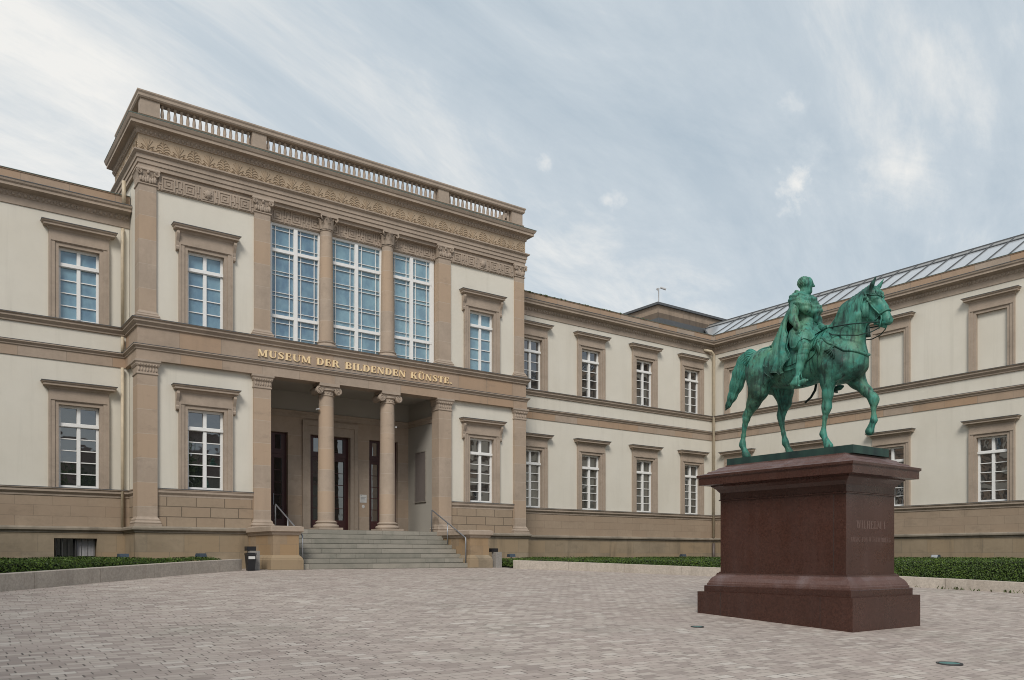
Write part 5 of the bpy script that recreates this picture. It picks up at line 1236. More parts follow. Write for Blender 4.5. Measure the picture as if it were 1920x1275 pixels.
for sg in (-1, 1):
    # tunic skirt over the thigh, thigh, boot
    RD += [cone((0.06, sg*0.12, 2.04), 0.15, (0.20, sg*0.25, 1.86), 0.135, 0.06), cone((0.05, sg*0.22, 1.95), 0.15, (0.12, sg*0.31, 1.80), 0.13, 0.05)]
    RD += chain([((0.06, sg*0.20, 1.92), 0.15), ((0.27, sg*0.360, 1.70), 0.090)], 0.05)
    RD += chain([((0.28, sg*0.365, 1.70), 0.088), ((0.245, sg*0.395, 1.52), 0.080), ((0.205, sg*0.415, 1.36), 0.066), ((0.175, sg*0.435, 1.18), 0.046)], 0.03)
    tl = 0.0 if sg < 0 else 0.06
    RD += chain([((0.13+tl, sg*0.45, 1.115), 0.050), ((0.22+tl, sg*0.455, 1.10), 0.046), ((0.33+tl, sg*0.46, 1.115), 0.040), ((0.385+tl, sg*0.46, 1.125), 0.024)], 0.03)
    RD += [cone((0.175+tl*0.5, sg*0.45, 1.18), 0.052, (0.15+tl, sg*0.45, 1.11), 0.052, 0.03), cone((0.11+tl, sg*0.45, 1.10), 0.045, (0.12+tl, sg*0.45, 1.06), 0.032, 0.02)]
# right arm hangs with the elbow out and the gloved hand on the thigh, left hand holds the reins
RD += chain([((0.0, -0.225, 2.49), 0.086), ((0.005, -0.295, 2.34), 0.080), ((0.04, -0.330, 2.21), 0.068), ((0.125, -0.345, 2.085), 0.055)], 0.035)
RD += chain([((0.12, -0.345, 2.095), 0.062), ((0.135, -0.345, 2.065), 0.058)], 0.02)
RD += chain([((0.0, 0.225, 2.49), 0.086), ((0.08, 0.28, 2.30), 0.075), ((0.12, 0.27, 2.18), 0.066), ((0.33, 0.10, 2.05), 0.050)], 0.035)
def hand(root, fwd, side, thumb, k=0.012):
    fwd, side = Vector(fwd).normalized(), Vector(side).normalized(); r0 = Vector(root); dn = fwd.cross(side).normalized(); out = []
    out.append(cone(tuple(r0), 0.040, tuple(r0+fwd*0.055), 0.036, 0.02, 1.0))
    for i, ln in enumerate((0.050, 0.058, 0.054, 0.042)):
        b = r0+fwd*0.075+side*(-0.036+0.024*i); m1 = b+fwd*ln*0.7+dn*0.012; m2 = m1+dn*0.042-fwd*0.006; m3 = m2-fwd*0.034+dn*0.006
        out += [cone(tuple(b), 0.0145, tuple(m1), 0.0135, k), cone(tuple(m1), 0.0135, tuple(m2), 0.0125, k), cone(tuple(m2), 0.0125, tuple(m3), 0.0115, k)]
    b = r0+fwd*0.02-side*0.036; out += [cone(tuple(b), 0.016, tuple(b-side*0.018+fwd*0.035+dn*0.025), 0.0145, k), cone(tuple(b-side*0.018+fwd*0.035+dn*0.025), 0.0145, tuple(b+fwd*0.065+dn*0.048), 0.0125, k)]
    return out
RD += hand((0.145, -0.345, 2.045), (0.25, 0.05, -0.95), (0.9, -0.1, 0.25), 1)
RD += hand((0.345, 0.085, 2.04), (0.75, -0.55, 0.0), (0.2, 0.2, -0.95), 1)
V, F = sculpt(RD, 0.0095); V = relax(V, F, 1, 0.35); nv = vnorm(V, F)
HCv = np.array(HC); hd = V-HCv; yaw = R(36); fwd_ = hd[:, 0]*math.cos(yaw)+hd[:, 1]*math.sin(yaw)
hairm = (np.linalg.norm(hd, axis=1) < 0.16) & ((hd[:, 2] > 0.075) | ((fwd_ < -0.0) & (hd[:, 2] > -0.03)))
V = V+nv*np.where(hairm, 0.0025+0.0025*np.sin(hd[:, 2]*120+hd[:, 0]*150+hd[:, 1]*70), 0)[:, None]
for sg in (-1, 1):   # eye sockets
    e_ = np.array(hp(0.100, sg*0.036, 0.026)); dd = np.linalg.norm(V-e_, axis=1); V = V-nv*(0.010*np.exp(-(dd/0.017)**2))[:, None]
torso = (V[:, 2] < 2.4) & (V[:, 2] > 2.1) & (np.abs(V[:, 1]) < 0.2)
V = V+nv*np.where(torso, 0.0025*np.sin(V[:, 2]*55+V[:, 1]*12), 0)[:, None]
V = V+nv*np.where((V[:, 2] > 2.135) & (V[:, 2] < 2.185) & (np.abs(V[:, 1]) < 0.22), 0.010, 0)[:, None]     # sash
boot = (V[:, 2] < 1.66) & (V[:, 2] > 1.58) & (np.abs(V[:, 1]) > 0.3); V = V+nv*np.where(boot, 0.006, 0)[:, None]
rider = np_mesh('rider', to_world(V), F, 'bronze', ST)
# skirt of the tunic: a thin flaring sheet ending in a hem over the thighs
nu_, nv_ = 73, 16; q_ = []
for j in range(nv_):
    f = j/(nv_-1)
    for i in range(nu_):
        a = 2*math.pi*i/(nu_-1); ca_, sa_ = math.cos(a), math.sin(a)
        t0 = (0.06+0.142*ca_, 0.150*sa_, 2.145); sd = abs(sa_)
        b0 = (0.135+0.20*ca_, (0.20+0.175*sd)*sa_, 1.985-0.225*sd**1.5+0.03*ca_)
        fl = 0.010*f*math.sin(9*a)
        q_.append(tuple(t0[m_]+(b0[m_]-t0[m_])*(f if m_ != 1 else f**0.75) for m_ in range(3)) if fl == 0 else (t0[0]+(b0[0]-t0[0])*f+fl*ca_, t0[1]+(b0[1]-t0[1])*f**0.75+fl*sa_, t0[2]+(b0[2]-t0[2])*f))
q_ = snap(RD+H, np.array(q_), 0.016, True, 6)
Fs_ = np.array([(j*nu_+i, (j+1)*nu_+i, (j+1)*nu_+i+1, j*nu_+i+1) for j in range(nv_-1) for i in range(nu_-1)]); nn_ = vnorm(q_, Fs_); b_ = q_-nn_*0.014; n0_ = len(q_)
np_mesh('tunic_skirt', to_world(np.concatenate([q_, b_])), [tuple(f_) for f_ in Fs_]+[tuple(int(x_)+n0_ for x_ in f_[::-1]) for f_ in Fs_]+[((nv_-1)*nu_+i, (nv_-1)*nu_+i+1, (nv_-1)*nu_+i+1+n0_, (nv_-1)*nu_+i+n0_) for i in range(nu_-1)], 'bronze', rider)
# fur collar slung round the shoulders
FC = chain([((-0.11, -0.09, 2.68), 0.070), ((-0.07, -0.22, 2.60), 0.090), ((0.06, -0.27, 2.50), 0.098), ((0.175, -0.19, 2.42), 0.098), ((0.225, -0.02, 2.37), 0.095), ((0.19, 0.16, 2.42), 0.095), ((0.06, 0.27, 2.51), 0.098), ((-0.08, 0.20, 2.61), 0.085), ((-0.12, 0.0, 2.69), 0.070), ((-0.11, -0.09, 2.68), 0.070)], 0.05)
FC += chain([((-0.07, -0.10, 2.71), 0.055), ((0.05, -0.15, 2.63), 0.075), ((0.15, -0.07, 2.56), 0.080), ((0.15, 0.09, 2.56), 0.080), ((0.04, 0.17, 2.64), 0.070), ((-0.08, 0.08, 2.71), 0.055), ((-0.07, -0.10, 2.71), 0.055)], 0.05)
FC += [cone((0.235, 0.0, 2.34), 0.075, (0.235, 0.04, 2.22), 0.05, 0.05)]
V, F = sculpt(FC, 0.0095); V[:, 1] *= 0.84; V[:, 0] = 0.02+(V[:, 0]-0.02)*0.88; nv = vnorm(V, F)
ang = np.arctan2(V[:, 1], V[:, 0]-0.03); rad = np.hypot(V[:, 0]-0.03, V[:, 1])
# draped folds follow the ring, sagging towards the front; the fur breaks them up
V = V+nv*(0.0065*np.sin((rad*0.75-V[:, 2])*66+1.2*np.sin(ang*2.0)+0.5*np.sin(ang*4))+0.0018*np.sin(V[:, 0]*130)*np.sin(V[:, 1]*120+V[:, 2]*60))[:, None]
np_mesh('fur_collar', to_world(V), F, 'bronze', rider)
# cloak: hangs from the shoulders over the croup and the flanks
nu, nvv = 121, 60; pts = []
hem_ = []
for j in range(nvv):
    f = j/(nvv-1)
    for i in range(nu):
        u = i/(nu-1); a = math.pi*u; side = abs(math.cos(a))
        hem = 1.90-0.56*min(1, side*1.25)**1.2
        hem -= 0.035*math.sin(u*40)
        h_ = 2.585+(hem-2.585)*f
        def ip(tab):
            for (h0, v0), (h1, v1) in zip(tab[:-1], tab[1:]):
                if h_ >= h1: return v0+(v1-v0)*(h0-h_)/(h0-h1)
            return tab[-1][1]
        lc = ip([(2.6, -0.10), (2.45, -0.22), (2.25, -0.33), (2.05, -0.42), (1.9, -0.52), (1.3, -0.66)])
        ww = ip([(2.6, 0.16), (2.45, 0.225), (2.25, 0.265), (2.0, 0.315), (1.7, 0.38), (1.3, 0.41)])
        eg_ = ip([(2.6, 0.02), (2.45, -0.04), (2.25, -0.13), (2.0, -0.10), (1.7, 0.0), (1.3, -0.06)])
        amp = 0.005+0.040*f**1.2
        fold = amp*math.sin(u*2*math.pi*8.5+1.3*math.sin(h_*4)+h_*1.5)+amp*0.45*math.sin(u*2*math.pi*17+2+h_*3)
        l_ = eg_+(lc-eg_)*math.sin(a)**0.9; w_ = -ww*math.cos(a)
        nl_, nw_ = -math.sin(a), -math.cos(a)
        edge = max(0, 1-min(u, 1-u)/0.10)
        l_ += edge*0.055*math.sin(h_*17+u*6)*f; 
        pts.append((l_+nl_*fold, w_+nw_*fold+edge*0.03*math.cos(h_*17)*f*(-1 if u < .5 else 1), h_))
pts = snap(H+RD, np.array(pts), 0.022, True, 6)
Fq = np.array([(j*nu+i, (j+1)*nu+i, (j+1)*nu+i+1, j*nu+i+1) for j in range(nvv-1) for i in range(nu-1)])
nvc = vnorm(pts, Fq); back = pts-nvc*0.016; n0 = len(pts)
rimE = [(i, i+1) for i in range(nu-1)]+[((nvv-1)*nu+i, (nvv-1)*nu+i+1) for i in range(nu-1)]+[(j*nu, (j+1)*nu) for j in range(nvv-1)]+[(j*nu+nu-1, (j+1)*nu+nu-1) for j in range(nvv-1)]
allF = [tuple(f) for f in Fq]+[tuple(int(x)+n0 for x in f[::-1]) for f in Fq]+[(a, b, b+n0, a+n0) for a, b in rimE]
np_mesh('cloak', to_world(np.concatenate([pts, back])), allF, 'bronze', rider)
# sword, spurs, stirrups
sw = MB(); sw.tube([tuple(p) for p in to_world([(0.02, 0.40, 1.62), (-0.02, 0.42, 1.30), (-0.06, 0.43, 1.14), (-0.14, 0.43, 1.03), (-0.26, 0.43, 0.95)])], [0.020, 0.022, 0.022, 0.021, 0.018], 8); sw.build('sabre_scabbard', 'bronze_dark', rider, True)
for sg in (-1, 1):
    tl = 0.0 if sg < 0 else 0.06; s_ = MB()
    for e_ in (-1, 1): s_.tube([tuple(p) for p in to_world([(0.25+tl, sg*0.45, 1.29), (0.25+tl, sg*0.455+e_*0.055, 1.18), (0.25+tl, sg*0.455+e_*0.06, 1.06)])], 0.010, 6)
    s_.tube([tuple(p) for p in to_world([(0.25+tl, sg*0.455-0.06, 1.055), (0.25+tl, sg*0.455+0.06, 1.055)])], 0.018, 6)
    s_.tube([tuple(p) for p in to_world([(0.25+tl, sg*0.45, 1.29), (0.24+tl, sg*0.42, 1.5)])], 0.010, 6)
    s_.tube([tuple(p) for p in to_world([(0.09+tl, sg*0.45, 1.13), (0.02+tl, sg*0.45, 1.11)])], 0.010, 5)
    s_.build('stirrup', 'bronze', rider, True)

# ------------------------------------------------------------------ planting beds: low granite walls, clipped hedges
KL = [(-4.6, 11.5), (-2.6, 14.0), (-0.6, 16.1), (1.3, 17.93), (2.41, 18.97), (3.94, 20.42), (5.74, 22.1), (7.62, 23.62)]
KR = [(16.85, 23.03), (18.05, 21.85), (19.15, 20.45), (20.2, 18.95), (21.22, 17.35), (22.15, 15.4), (22.9, 13.4), (23.6, 11.4), (24.14, 9.6), (24.5, 7.4), (24.7, 5.0), (24.8, 2.0)]
def resample(P_, step):
    P_ = [Vector(p) for p in P_]; out = [P_[0]]; acc = 0
    L_ = [0]
    for a, b in zip(P_[:-1], P_[1:]): L_.append(L_[-1]+(b-a).length)
    n = max(2, int(round(L_[-1]/step)))
    res = []
    for k in range(n+1):
        t_ = L_[-1]*k/n; i = max(j for j in range(len(L_)-1) if L_[j] <= t_+1e-9); f = (t_-L_[i])/(L_[i+1]-L_[i]); res.append(P_[i].lerp(P_[i+1], f))
    return res
def kerb(P_, side, h, label):
    """stones about 1.9 m long, each following the curve; side=+1: the bed lies to the left of travel"""
    mb = MB(); pts = resample(P_, 0.48); n = len(pts); th = 0.20
    def nor(i): d = (pts[min(i+1, n-1)]-pts[max(i-1, 0)]).normalized(); return Vector((-d.y, d.x))*side
    for k in range(0, n-1, 4):
        ids = list(range(k, min(k+4, n-1)+1)); st = len(mb.v)
        for q, i in enumerate(ids):
            p = pts[i]; nn = nor(i)
            if q == len(ids)-1 and i < n-1: p = p+(pts[i-1]-p).normalized()*0.010
            ch = 0.012
            for o_, z_ in ((0, -0.3), (0, h-ch), (ch, h), (th-ch, h), (th, h-ch), (th, -0.3)): mb.v.append((p.x+nn.x*o_, p.y+nn.y*o_, gz(p.y)+z_))
        for q in range(len(ids)-1):
            for j in range(5): a = st+q*6+j; mb.f.append((a, a+6, a+7, a+1))
        mb.f.append(tuple(st+j for j in range(6))); mb.f.append(tuple(st+(len(ids)-1)*6+j for j in range(6))[::-1])
    o = mb.build('planter_wall', 'kerb'); return tag(o, label, 'low wall', 'low granite walls edging the hedge beds')
kerb(KL, 1, 0.335, 'low pale granite wall edging the hedge bed left of the steps')
kerb(KR, 1, 0.295, 'low curving granite wall edging the hedge bed behind the pedestal')

def hedge(P_, inner, top, label, dens_top, dens_front, end_faces):
    """clipped hedge: dark core and leaf-sized faces over its top and sides. P_ = outer edge polyline, inner = rest of the outline"""
    pts = [Vector(p) for p in resample(P_, 0.5)]
    n = len(pts); edge = []
    for i in range(n):
        d = (pts[min(i+1, n-1)]-pts[max(i-1, 0)]).normalized(); edge.append(pts[i]+Vector((-d.y, d.x))*0.28)
    poly = edge+[Vector(p) for p in inner]
    inn = [pts[i]+(edge[i]-pts[i]).normalized()*0.46 for i in range(n)]+[Vector(p) for p in inner]
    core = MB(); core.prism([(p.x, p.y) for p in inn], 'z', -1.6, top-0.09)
    # leaves
    P2 = np.array([(p.x, p.y) for p in poly]); lo, hi = P2.min(0), P2.max(0)
    A = (hi-lo).prod(); m_ = rng.uniform(lo, hi, (int(A*dens_top), 2))
    ins = np.zeros(len(m_), bool); j = len(P2)-1
    for i in range(len(P2)):
        c1 = (P2[i, 1] > m_[:, 1]) != (P2[j, 1] > m_[:, 1])
        xi = (P2[j, 0]-P2[i, 0])*(m_[:, 1]-P2[i, 1])/(P2[j, 1]-P2[i, 1]+1e-12)+P2[i, 0]; ins ^= c1 & (m_[:, 0] < xi); j = i
    m_ = m_[ins]
    und = 0.03*np.sin(m_[:, 0]*2.1+1.3*np.sin(m_[:, 1]*1.7))+0.025*np.sin(m_[:, 1]*3.3+m_[:, 0]*1.1)
    cen = [np.stack([m_[:, 0], m_[:, 1], top+und-np.abs(rng.normal(0, 0.035, len(m_)))], 1)]; nrm = [np.tile([0, 0, 1.0], (len(m_), 1))]
    segs = list(zip(edge[:-1], edge[1:]))+end_faces
    for a, b in segs:
        a, b = Vector(a), Vector(b); d = b-a; ln = d.length; d.normalize(); zb = gz((a.y+b.y)/2)+0.05; hgt = max(top-zb, 0.1); k = int(ln*hgt*dens_front)
        t_ = rng.uniform(0, ln, k); z_ = zb+hgt*rng.uniform(0, 1, k); o_ = 0.03-np.abs(rng.normal(0.0, 0.09, k))+0.04*np.sin(t_*2+z_*4+a.x*3)-0.10*np.clip((z_-top+0.12)/0.12, 0, 1)**2
        nn = np.array([d.y, -d.x])
        cen.append(np.stack([a.x+d.x*t_+nn[0]*o_, a.y+d.y*t_+nn[1]*o_, z_], 1)); nrm.append(np.tile([nn[0], nn[1], 0.35], (k, 1)))
    Cn = np.concatenate(cen); Nn = np.concatenate(nrm)+rng.normal(0, 0.42, (len(Cn), 3)); Nn /= np.linalg.norm(Nn, axis=1, keepdims=True)
    t1 = np.cross(Nn, rng.normal(0, 1, (len(Cn), 3))); t1 /= np.linalg.norm(t1, axis=1, keepdims=True); t2 = np.cross(Nn, t1)
    s1 = rng.uniform(0.016, 0.030, (len(Cn), 1)); s2 = s1*rng.uniform(0.4, 0.6, (len(Cn), 1))
    Vv = np.stack([Cn-t1*s1, Cn+t2*s2, Cn+t1*s1, Cn-t2*s2], 1).reshape(-1, 3)
    me = bpy.data.meshes.new('clipped_hedge'); k = len(Cn)
    o0 = len(core.v)
    me.from_pydata(core.v+[tuple(v) for v in Vv.tolist()], [], core.f+[(o0+4*i, o0+4*i+1, o0+4*i+2, o0+4*i+3) for i in range(k)])
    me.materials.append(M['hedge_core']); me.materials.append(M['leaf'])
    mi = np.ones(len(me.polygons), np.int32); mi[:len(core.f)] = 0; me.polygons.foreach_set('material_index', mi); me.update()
    o = link('clipped_hedge', me); return tag(o, label, 'hedge', 'clipped green hedges in the beds before the museum')
hedge(KL[:-1]+[(7.25, 23.30)], [(7.1, 25.3), (5.0, 25.6), (4.9, 27.2), (-7.0, 27.2), (-7.0, 12.0)], 0.335, 'clipped green hedge filling the bed left of the steps', 700, 2600, [((7.03, 23.5), (7.1, 25.3))])
hedge([(16.75, 23.15)]+KR[1:], [(32.3, 2.0), (32.3, 27.2), (20.0, 27.2), (19.9, 25.6), (16.5, 25.5)], 0.315, 'clipped green hedge filling the bed right of the steps, behind the pedestal', 430, 2400, [((16.5, 25.5), (16.95, 23.4))])

# weeds growing in the joint at the foot of the right-hand wall
wd = MB()
for cx_, cy_, nl_ in ((23.28, 12.15, 3), (23.5, 11.5, 7), (23.62, 11.1, 12), (23.72, 10.9, 5), (23.95, 10.2, 6), (24.02, 9.95, 9), (24.08, 9.7, 5)):
    for _ in range(nl_):
        x_, y_ = cx_-0.06+random.gauss(0, 0.07), cy_+random.gauss(0, 0.16); z_ = gz(y_); h_ = random.uniform(0.03, 0.085); a = random.uniform(0, 6.28); w_ = random.uniform(0.01, 0.022)
        dx, dy = math.cos(a)*h_*0.7, math.sin(a)*h_*0.7
        wd.add([(x_-w_*math.sin(a), y_+w_*math.cos(a), z_), (x_+w_*math.sin(a), y_-w_*math.cos(a), z_), (x_+dx+w_*math.sin(a), y_+dy-w_*math.cos(a), z_+h_), (x_+dx*1.25, y_+dy*1.25, z_+h_*1.05), (x_+dx-w_*math.sin(a), y_+dy+w_*math.cos(a), z_+h_)], [(0, 1, 2, 3, 4)])
tag(wd.build('weeds', 'weed', fix=False), kind='stuff')
# moss along the back wing's parapet edge
ms = MB()
for _ in range(420):
    x_ = CX1+0.4+abs(random.gauss(0, 1))*3.6
    if x_ > RX-0.6: continue
    y_ = WY-0.10+random.uniform(-0.02, 0.3); s_ = random.uniform(0.015, 0.05)
    ms.egg((x_, y_, 11.525), (1, 0), (0, -1), s_*1.5, s_, s_)
tag(ms.build('parapet_moss', 'weed', fix=False), kind='stuff')

# ------------------------------------------------------------------ small things
def handrail(x, label):
    o = MB()
    lo = (x, CKY+0.06); 
    y0, y1 = CKY+0.10, 26.15
    z0t, z1t = 1.04, 2.09
    rail = [(x, y0, 0.155), (x, y0, z0t-0.03), (x, y0+0.05, z0t+0.01), (x, y1-0.03, z1t-0.01), (x, y1, z1t-0.04), (x, y1, FZ)]
    o.tube(rail, 0.024, 8)
    h = o.build('handrail', 'steel', None, True); tag(h, label, 'handrail', 'steel handrails beside the steps')
    ym = y0+0.52*(y1-y0)
    MB().tube([(x, ym, 0.16*5), (x, ym, z0t+(z1t-z0t)*0.52-0.01)], 0.020, 8).build('post', 'steel', h, True)
    return h
handrail(9.53, 'grey steel handrail on the left side of the steps, beside the left cheek block')
handrail(15.42, 'grey steel handrail on the right side of the steps, beside the right cheek block')

def post(x, y, label, w=0.28, dd=0.26, h=0.56):
    t_ = empty('granite_post', (x, y, gz(y))); tag(t_, label, 'post', 'granite posts flanking the steps')
    b = MB(); z = gz(y); ch = 0.01
    b.box(x-w/2, x+w/2, y-dd/2, y+dd/2, z-0.2, z+h-ch).sweep([(x-w/2, y-dd/2), (x+w/2, y-dd/2), (x+w/2, y+dd/2), (x-w/2, y+dd/2)], [(0.0, z+h-ch), (-ch, z+h), (-w/2, z+h)], True)
    b.build('shaft', 'grey_post', t_)
    MB().box(x-w/2-0.05, x+w/2-0.06, y+0.02, y+dd/2+0.1, z+h+0.002, z+h+0.13).box(x-w/2-0.02, x+w/2-0.09, y+0.005, y+0.02, z+h+0.015, z+h+0.115).build('lamp_box', 'black', t_)
post(8.02, 23.80, 'short grey granite post behind the black bin at the left of the steps')
post(16.63, 23.70, 'short grey granite post right of the steps with no bin in front', 0.25, 0.26, 0.55)
t_ = empty('litter_bin', (7.83, 23.52, gz(23.5))); tag(t_, 'small black tapered litter bin with pale label beside the steps', 'bin')
b = MB(); z = gz(23.5)
def frus(mb, cx_, cy_, w0, w1, d0, d1, z0, z1): mb.add([(cx_-w0/2, cy_-d0/2, z0), (cx_+w0/2, cy_-d0/2, z0), (cx_+w0/2, cy_+d0/2, z0), (cx_-w0/2, cy_+d0/2, z0), (cx_-w1/2, cy_-d1/2, z1), (cx_+w1/2, cy_-d1/2, z1), (cx_+w1/2, cy_+d1/2, z1), (cx_-w1/2, cy_+d1/2, z1)], [(3, 2, 1, 0), (4, 5, 6, 7), (0, 1, 5, 4), (1, 2, 6, 5), (2, 3, 7, 6), (3, 0, 4, 7)])
frus(b, 7.83, 23.50, 0.19, 0.26, 0.17, 0.24, z+0.005, z+0.46); bb = b.build('body', 'black', t_)
b = MB(); frus(b, 7.83, 23.50, 0.275, 0.275, 0.255, 0.255, z+0.462, z+0.50); b.box(7.72, 7.94, 23.42, 23.60, z+0.50, z+0.515); b.build('lid', 'black', t_)
MB().box(7.735, 7.925, 23.372, 23.385, z+0.335, z+0.415).build('label_plate', 'label', bb)

def floodlight(x, y, z, rz, label):
    o = MB(); o.prism([(-0.11, 0.0), (0.11, 0.0), (0.07, 0.11), (-0.07, 0.11)], 'x', -0.13, 0.13); me = o.mesh('floodlight', 'floodlight')
    f = link('floodlight', me, None, (x, y, z), rz); tag(f, label, 'floodlight', 'small floodlights set in the hedges')
    g_ = MB(); g_.add([(-0.11, 0.113, 0.008), (0.11, 0.113, 0.008), (0.11, 0.077, 0.107), (-0.11, 0.077, 0.107)], [(0, 1, 2, 3)]); part_local('lamp_glass', g_.mesh('lamp_glass', 'roof_glass'), f)
    part_local('stem', MB().tube([(0, 0, -0.3), (0, 0, 0.01)], 0.02, 6).mesh('stem', 'black'), f)
floodlight(6.75, 24.6, 0.37, 0.5, 'small bluish floodlight in the hedge left of the steps, nearest the bin')
floodlight(18.2, 25.0, 0.36, 0.0, 'small dark floodlight in the hedge just right of the steps')
floodlight(29.2, 26.4, 0.36, 0.0, 'small dark floodlight in the hedge near the corner of the two wings')
floodlight(29.6, 14.8, 0.33, math.pi/2, 'small pale floodlight in the hedge right of the pedestal')
floodlight(4.78, 25.2, 0.36, 0.2, 'small dark floodlight in the hedge at the left corner of the centre block')

t_ = MB().box(13.65, 13.93, PY-0.02, PY-0.002, 2.42, 2.72).build('wall_sign', 'label'); tag(t_, 'square white notice on the porch wall between the doors', 'sign')
b = MB()
for k, (x0, x1) in enumerate(((13.68, 13.72), (13.68, 13.90), (13.68, 13.86), (13.68, 13.88), (13.68, 13.80))): b.box(x0, x1, PY-0.0225, PY-0.019, 2.68-0.045*k-(0.03 if k else 0), 2.695-0.045*k-(0.03 if k else 0)+(0.012 if k == 0 else 0))
b.build('printed_lines', plain('grey_print', (0.25, 0.25, 0.26), 0.6), t_)
e_ = MB().lathe([(0.0, 0.012), (0.05, 0.01), (0.06, 0.0)], (0, 0, 0), 16); e_.v = [(13.80+a, PY-0.002-c_, 2.27+b_*1.15) for a, b_, c_ in e_.v]
tag(e_.build('wall_emblem', 'label'), 'small pale round emblem below the white notice in the porch', 'emblem')
t_ = MB().box(PX1-0.03, PX1-0.002, 27.12, 27.90, 2.48, 4.36).build('display_panel', 'panel'); tag(t_, 'tall grey display panel on the right side wall of the porch', 'panel')
f_ = MB()
for y0, y1, z0, z1 in ((27.09, 27.12, 2.45, 4.39), (27.90, 27.93, 2.45, 4.39), (27.12, 27.90, 2.45, 2.48), (27.12, 27.90, 4.36, 4.39)): f_.box(PX1-0.045, PX1-0.002, y0, y1, z0, z1)
f_.build('panel_frame', plain('bronze_panel_frame', (0.24, 0.22, 0.19), 0.5), t_)
# bollard-less court: two verdigris inlets in the paving
for x_, y_, lb in ((9.55, 8.35, 'small verdigris cover in the paving left of the pedestal'), (9.55, 4.62, 'small verdigris cover in the paving at the lower right')):
    rr = 1.0 if y_ < 6 else 0.7; z_ = gz(y_)
    o = MB().lathe([(0.0, 0.012), (0.105*rr, 0.012), (0.11*rr, 0.006)], (x_, y_, z_), 24); o = o.build('floor_cover', 'verdigris'); tag(o, lb, 'cover', 'verdigris covers set in the paving')
    MB().lathe([(0.108*rr, 0.004), (0.112*rr, 0.014), (0.138*rr, 0.014), (0.142*rr, 0.0)], (x_, y_, z_), 24, False).build('rim', 'dark_metal', o)
# camera mast on the roof block
t_ = empty('camera_mast', (31.6, 30.25, 13.57)); tag(t_, 'thin mast with two small white cameras on the corner roof block', 'camera mast')
MB().tube([(31.6, 30.25, 13.57), (31.6, 30.25, 14.45)], 0.03, 8).build('pole', 'camera_white', t_)
for (dx, dz, tx) in ((-0.14, 0.72, -0.16), (0.16, 0.84, 0.18)):
    o = MB(); o.tube([(31.6+dx*0.3, 30.25, 13.57+dz), (31.6+dx, 30.2, 13.57+dz+0.04)], 0.015, 6); o.tube([(31.6+dx-tx*0.2, 30.25, 13.57+dz+0.09), (31.6+dx+tx, 30.05, 13.57+dz-0.02)], [0.055, 0.06], 8); o.build('camera', 'camera_white', t_)
# lightning rod beside it is too thin to show
# small surveillance cameras on the porch columns
for x_, y_, z_, lb in ((11.00, 26.2, 5.35, 'tiny pale camera on the left porch column'), (13.93, 26.2, 5.0, 'tiny pale camera on the right porch column')):
    o = MB().box(x_-0.03, x_+0.03, y_-0.09, y_+0.07, z_-0.022, z_+0.022).tube([(x_, y_, z_), (x_+(0.12 if x_ < 12 else -0.12), y_+0.05, z_+0.02)], 0.015, 6); tag(o.build('wall_camera', 'camera_white'), lb, 'camera', 'cameras on the porch columns')

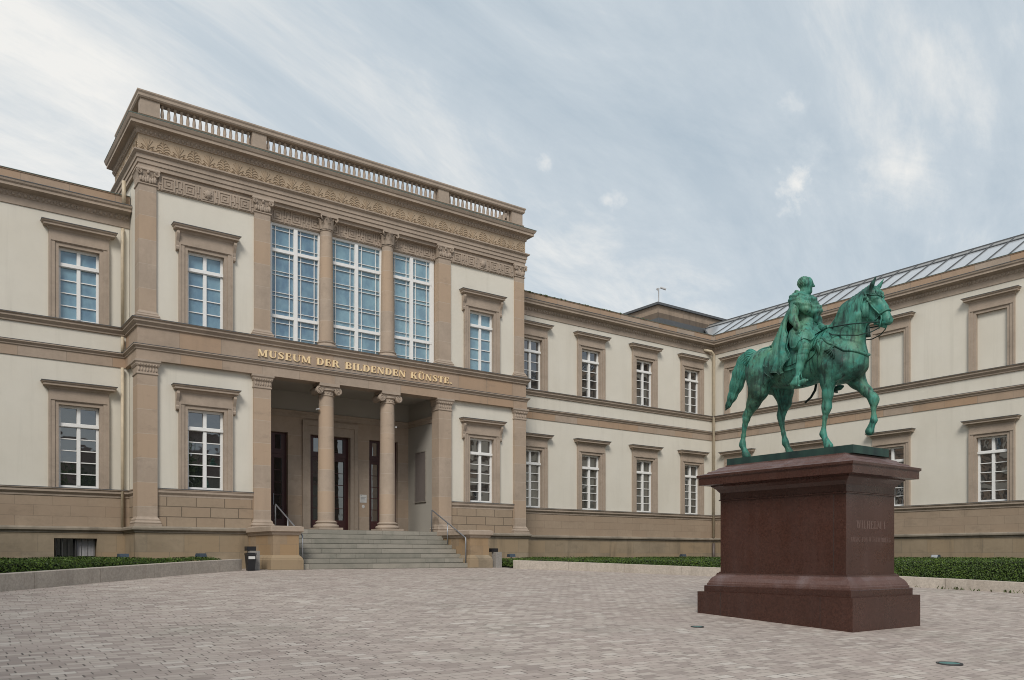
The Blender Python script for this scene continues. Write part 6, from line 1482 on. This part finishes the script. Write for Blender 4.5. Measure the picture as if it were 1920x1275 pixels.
# ------------------------------------------------------------------ across the street, behind the camera (mirrored in the windows)
M['street_wall'] = plain('street_house_render', (0.20, 0.19, 0.16), 0.9); M['roof_tile'] = plain('brown_roof_tiles', (0.10, 0.065, 0.05), 0.8); M['bark'] = plain('tree_bark', (0.09, 0.07, 0.05), 0.9)
M['tree_leaf'] = leaf_mat('tree_leaves', (0.04, 0.075, 0.015), (0.08, 0.14, 0.03), (0.13, 0.20, 0.045))
def house(x, y, w, d, h, label):
    t_ = empty('town_house', (x, y, gz(y))); tag(t_, label, 'house', 'town houses across the street'); z = gz(y)
    MB().box(x-w/2, x+w/2, y-d, y, z-0.5, z+h).build('wall', 'street_wall', t_)
    MB().prism([(y+0.4, z+h), (y-d/2, z+h+4.2), (y-d-0.4, z+h)], 'x', x-w/2-0.3, x+w/2+0.3).build('roof', 'roof_tile', t_)
    wm = MB().box(-0.55, 0.55, -0.02, 0.06, 0, 1.7).mesh('window', 'glass')
    for fl in range(int(h//3)):
        for k in range(int(w//2.6)): link('window', wm, t_, (x-w/2+1.4+k*2.6, y, z+1.0+fl*3.0))
house(-6, -46, 16, 11, 12.5, 'grey rendered town house with brown roof across the street, left one')
house(14, -47, 18, 11, 10.5, 'grey rendered town house with brown roof across the street, middle one')
house(36, -46, 20, 11, 12, 'grey rendered town house with brown roof across the street, right one')
_lf = []
def tree(x, y, h, label):
    t_ = empty('street_tree', (x, y, gz(y))); tag(t_, label, 'tree', 'street trees behind the court'); z = gz(y)
    MB().tube([(x, y, z-0.2), (x+0.1, y, z+h*0.3), (x, y+0.1, z+h*0.7)], [0.24, 0.18, 0.06], 8).build('trunk', 'bark', t_, True)
    n = 2600; cl = rng.normal(0, 1, (26, 3)); cl /= np.linalg.norm(cl, axis=1, keepdims=True); cl *= rng.uniform(0.4, 1.0, (26, 1))
    c_ = cl[rng.integers(0, 26, n)]*np.array([h*0.27, h*0.27, h*0.30])+rng.normal(0, h*0.055, (n, 3))+np.array([x, y, z+h*0.64])
    a = rng.normal(0, 1, (n, 3)); a /= np.linalg.norm(a, axis=1, keepdims=True); b = np.cross(a, rng.normal(0, 1, (n, 3))); b /= np.linalg.norm(b, axis=1, keepdims=True)
    q = np.stack([c_-a*0.22, c_+b*0.13, c_+a*0.22, c_-b*0.13], 1).reshape(-1, 3)
    np_mesh('crown', q, np.arange(4*n).reshape(-1, 4), 'tree_leaf', t_, False)
for x_, y_, h_ in ((3, -24, 10.5), (10, -26, 10), (18, -25, 12.5), (27, -24, 11), (-5, -25, 12)): tree(x_, y_, h_, 'green broad-crowned street tree behind the court, %s' % {3: 'nearest the middle', 10: 'the lowest one', 18: 'the tallest in the middle', 27: 'furthest right', -5: 'furthest left'}[x_])
